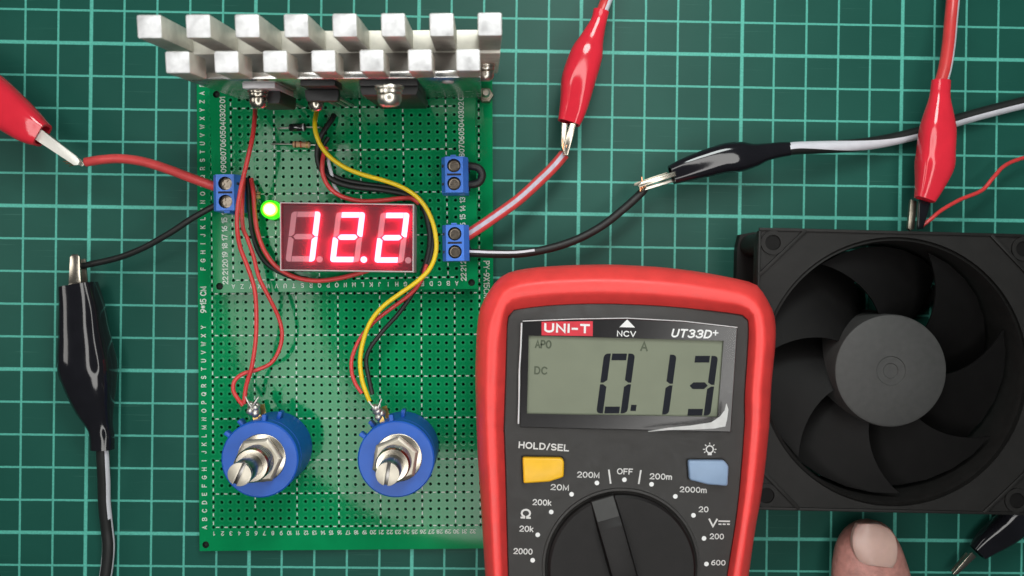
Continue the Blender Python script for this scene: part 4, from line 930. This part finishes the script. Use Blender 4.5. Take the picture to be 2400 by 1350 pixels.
# ------------------------------------------------------------------ thumb at the lower edge
th = [(2040, 1221, 26), (2040, 1226, 60), (2038, 1238, 96), (2036, 1256, 124), (2036, 1282, 150), (2038, 1312, 168), (2042, 1350, 184), (2048, 1400, 196), (2054, 1470, 204), (2060, 1560, 208), (2066, 1660, 204), (2070, 1760, 200)]
ZH = 1.0
pr_ = thing('person', (A(2040, 1300, 0).x, A(2040, 1300, 0).y, 0), 'bare thumb of a person with a pale nail at the lower edge', 'person')
C = [A(x, y, ZH + .08 * (i / 6 if i < 6 else 1)) for i, (x, y, w_) in enumerate(th)]; Wt = [w_ / pxs(ZH) / 2 for (_, _, w_) in th]
Hh = [min(.84, .16 + w_ * .78) for w_ in Wt]
Cf = catmull(C, 5); Wf = [(v.x, v.y) for v in catmull([Vector((a, b, 0)) for a, b in zip(Wt, Hh)], 5)]
rings = []; n = 36
for c, (rx, rzv) in zip(Cf, Wf):
    ring = []
    for k in range(n):
        a = 2 * PI * k / n; x = rx * math.cos(a); z = rzv * math.sin(a)
        if z > 0: z *= .92
        ring.append(c + Vector((x, 0, z)))
    rings.append(ring)
tb = MB().loft(rings).build('thumb', 'skin', pr_, smooth=80)
# nail: a curved plate set into the top of the thumb
nl = []; U, Vv = 12, 14
def thumb_top(px, py):
    best = min(range(len(Cf)), key=lambda i: abs(Cf[i].y - A(px, py, ZH + .8).y)); c = Cf[best]; rx, rzv = Wf[best]
    x = A(px, py, ZH + .8).x; t = max(-.98, min(.98, (x - c.x) / rx)); return c.z + .92 * rzv * math.sqrt(1 - t * t)
left = [(2010, 1228), (2002, 1244), (1998, 1262), (1999, 1282), (2004, 1300), (2012, 1314), (2022, 1324)]
right = [(2062, 1228), (2086, 1240), (2099, 1258), (2104, 1280), (2104, 1300), (2101, 1318), (2092, 1332)]
lf = resample([Vector((*p, 0)) for p in left], Vv); rt = resample([Vector((*p, 0)) for p in right], Vv)
gr = []
for j in range(Vv):
    row = []
    for i in range(U):
        p = lf[j].lerp(rt[j], i / (U - 1)); q = A(p.x, p.y, ZH + .8); ed_ = min(i, U - 1 - i, j + 1, (Vv - 1 - j)) / 2.0
        row.append((p, min(1, ed_)))
    gr.append(row)
def nail_z(i, j):
    u = 2 * i / (U - 1) - 1; v = 1 - j / (Vv - 1)
    return 1.875 - (.16 if u < 0 else .10) * u * u - .10 * v * v + .03 * max(0, u) * (1 - v)
vt = [A(gr[j][i][0].x, gr[j][i][0].y, nail_z(i, j)) for j in range(Vv) for i in range(U)]
rim = [i for i in range(U)] + [j * U + U - 1 for j in range(1, Vv)] + [(Vv - 1) * U + i for i in range(U - 2, -1, -1)] + [j * U for j in range(Vv - 2, 0, -1)]
nb = MB().add(vt + [vt[k] - Vector((0, 0, .16)) for k in rim], [(j * U + i, j * U + i + 1, (j + 1) * U + i + 1, (j + 1) * U + i) for j in range(Vv - 1) for i in range(U - 1)] + [(rim[k], rim[(k + 1) % len(rim)], U * Vv + (k + 1) % len(rim), U * Vv + k) for k in range(len(rim))])
nb.build('nail', 'nail', pr_, smooth=50, bevel=.02)

# ------------------------------------------------------------------ sub-parts: pieces hang from the part that carries them
SUB = {'multimeter': {'screen': ('digit_segment', 'decimal_point', 'screen_symbol'), 'front_panel': ('scale_dot', 'scale_mark', 'direct_current_symbol', 'backlight_symbol', 'button_well'),
                      'window_frame': ('brand_badge', 'triangle_mark'), 'dial': ('dial_pointer', 'pointer_face'), 'protective_film': ('film_rim', 'film_curl')},
       'digit_display': {'face': ('segment', 'decimal_point')}, 'cooling_fan': {'frame': ('screw_boss', 'screw_hole', 'corner_rib', 'edge_rib'), 'hub': ('blade',)},
       'terminal_block': {'top': ('screw', 'groove'), 'housing': ('probe_hole', 'wire_entry', 'rib')}, 'perforated_board': {'board': ('printing',)},
       'transistor': {'body': ('leg',), 'screw': ('washer', 'lock_washer')}, 'potentiometer': {'body': ('tab', 'lug')}}
stem = lambda o: o.name.split('.')[0]
for r in [o for o in COL.objects if o.parent is None and stem(o) in SUB]:
    ch = list(r.children)
    for part, subs in SUB[stem(r)].items():
        host = [c for c in ch if stem(c) == part][0]
        for c in ch:
            if stem(c) in subs and c is not host: c.parent = host
    if stem(r) == 'multimeter':
        wf = [c for c in ch if stem(c) == 'window_frame'][0]; fp = [c for c in ch if stem(c) == 'front_panel'][0]
        for c in ch:
            if stem(c) == 'lettering': c.parent = wf if c.data.materials[0].name.startswith('print_white') else fp
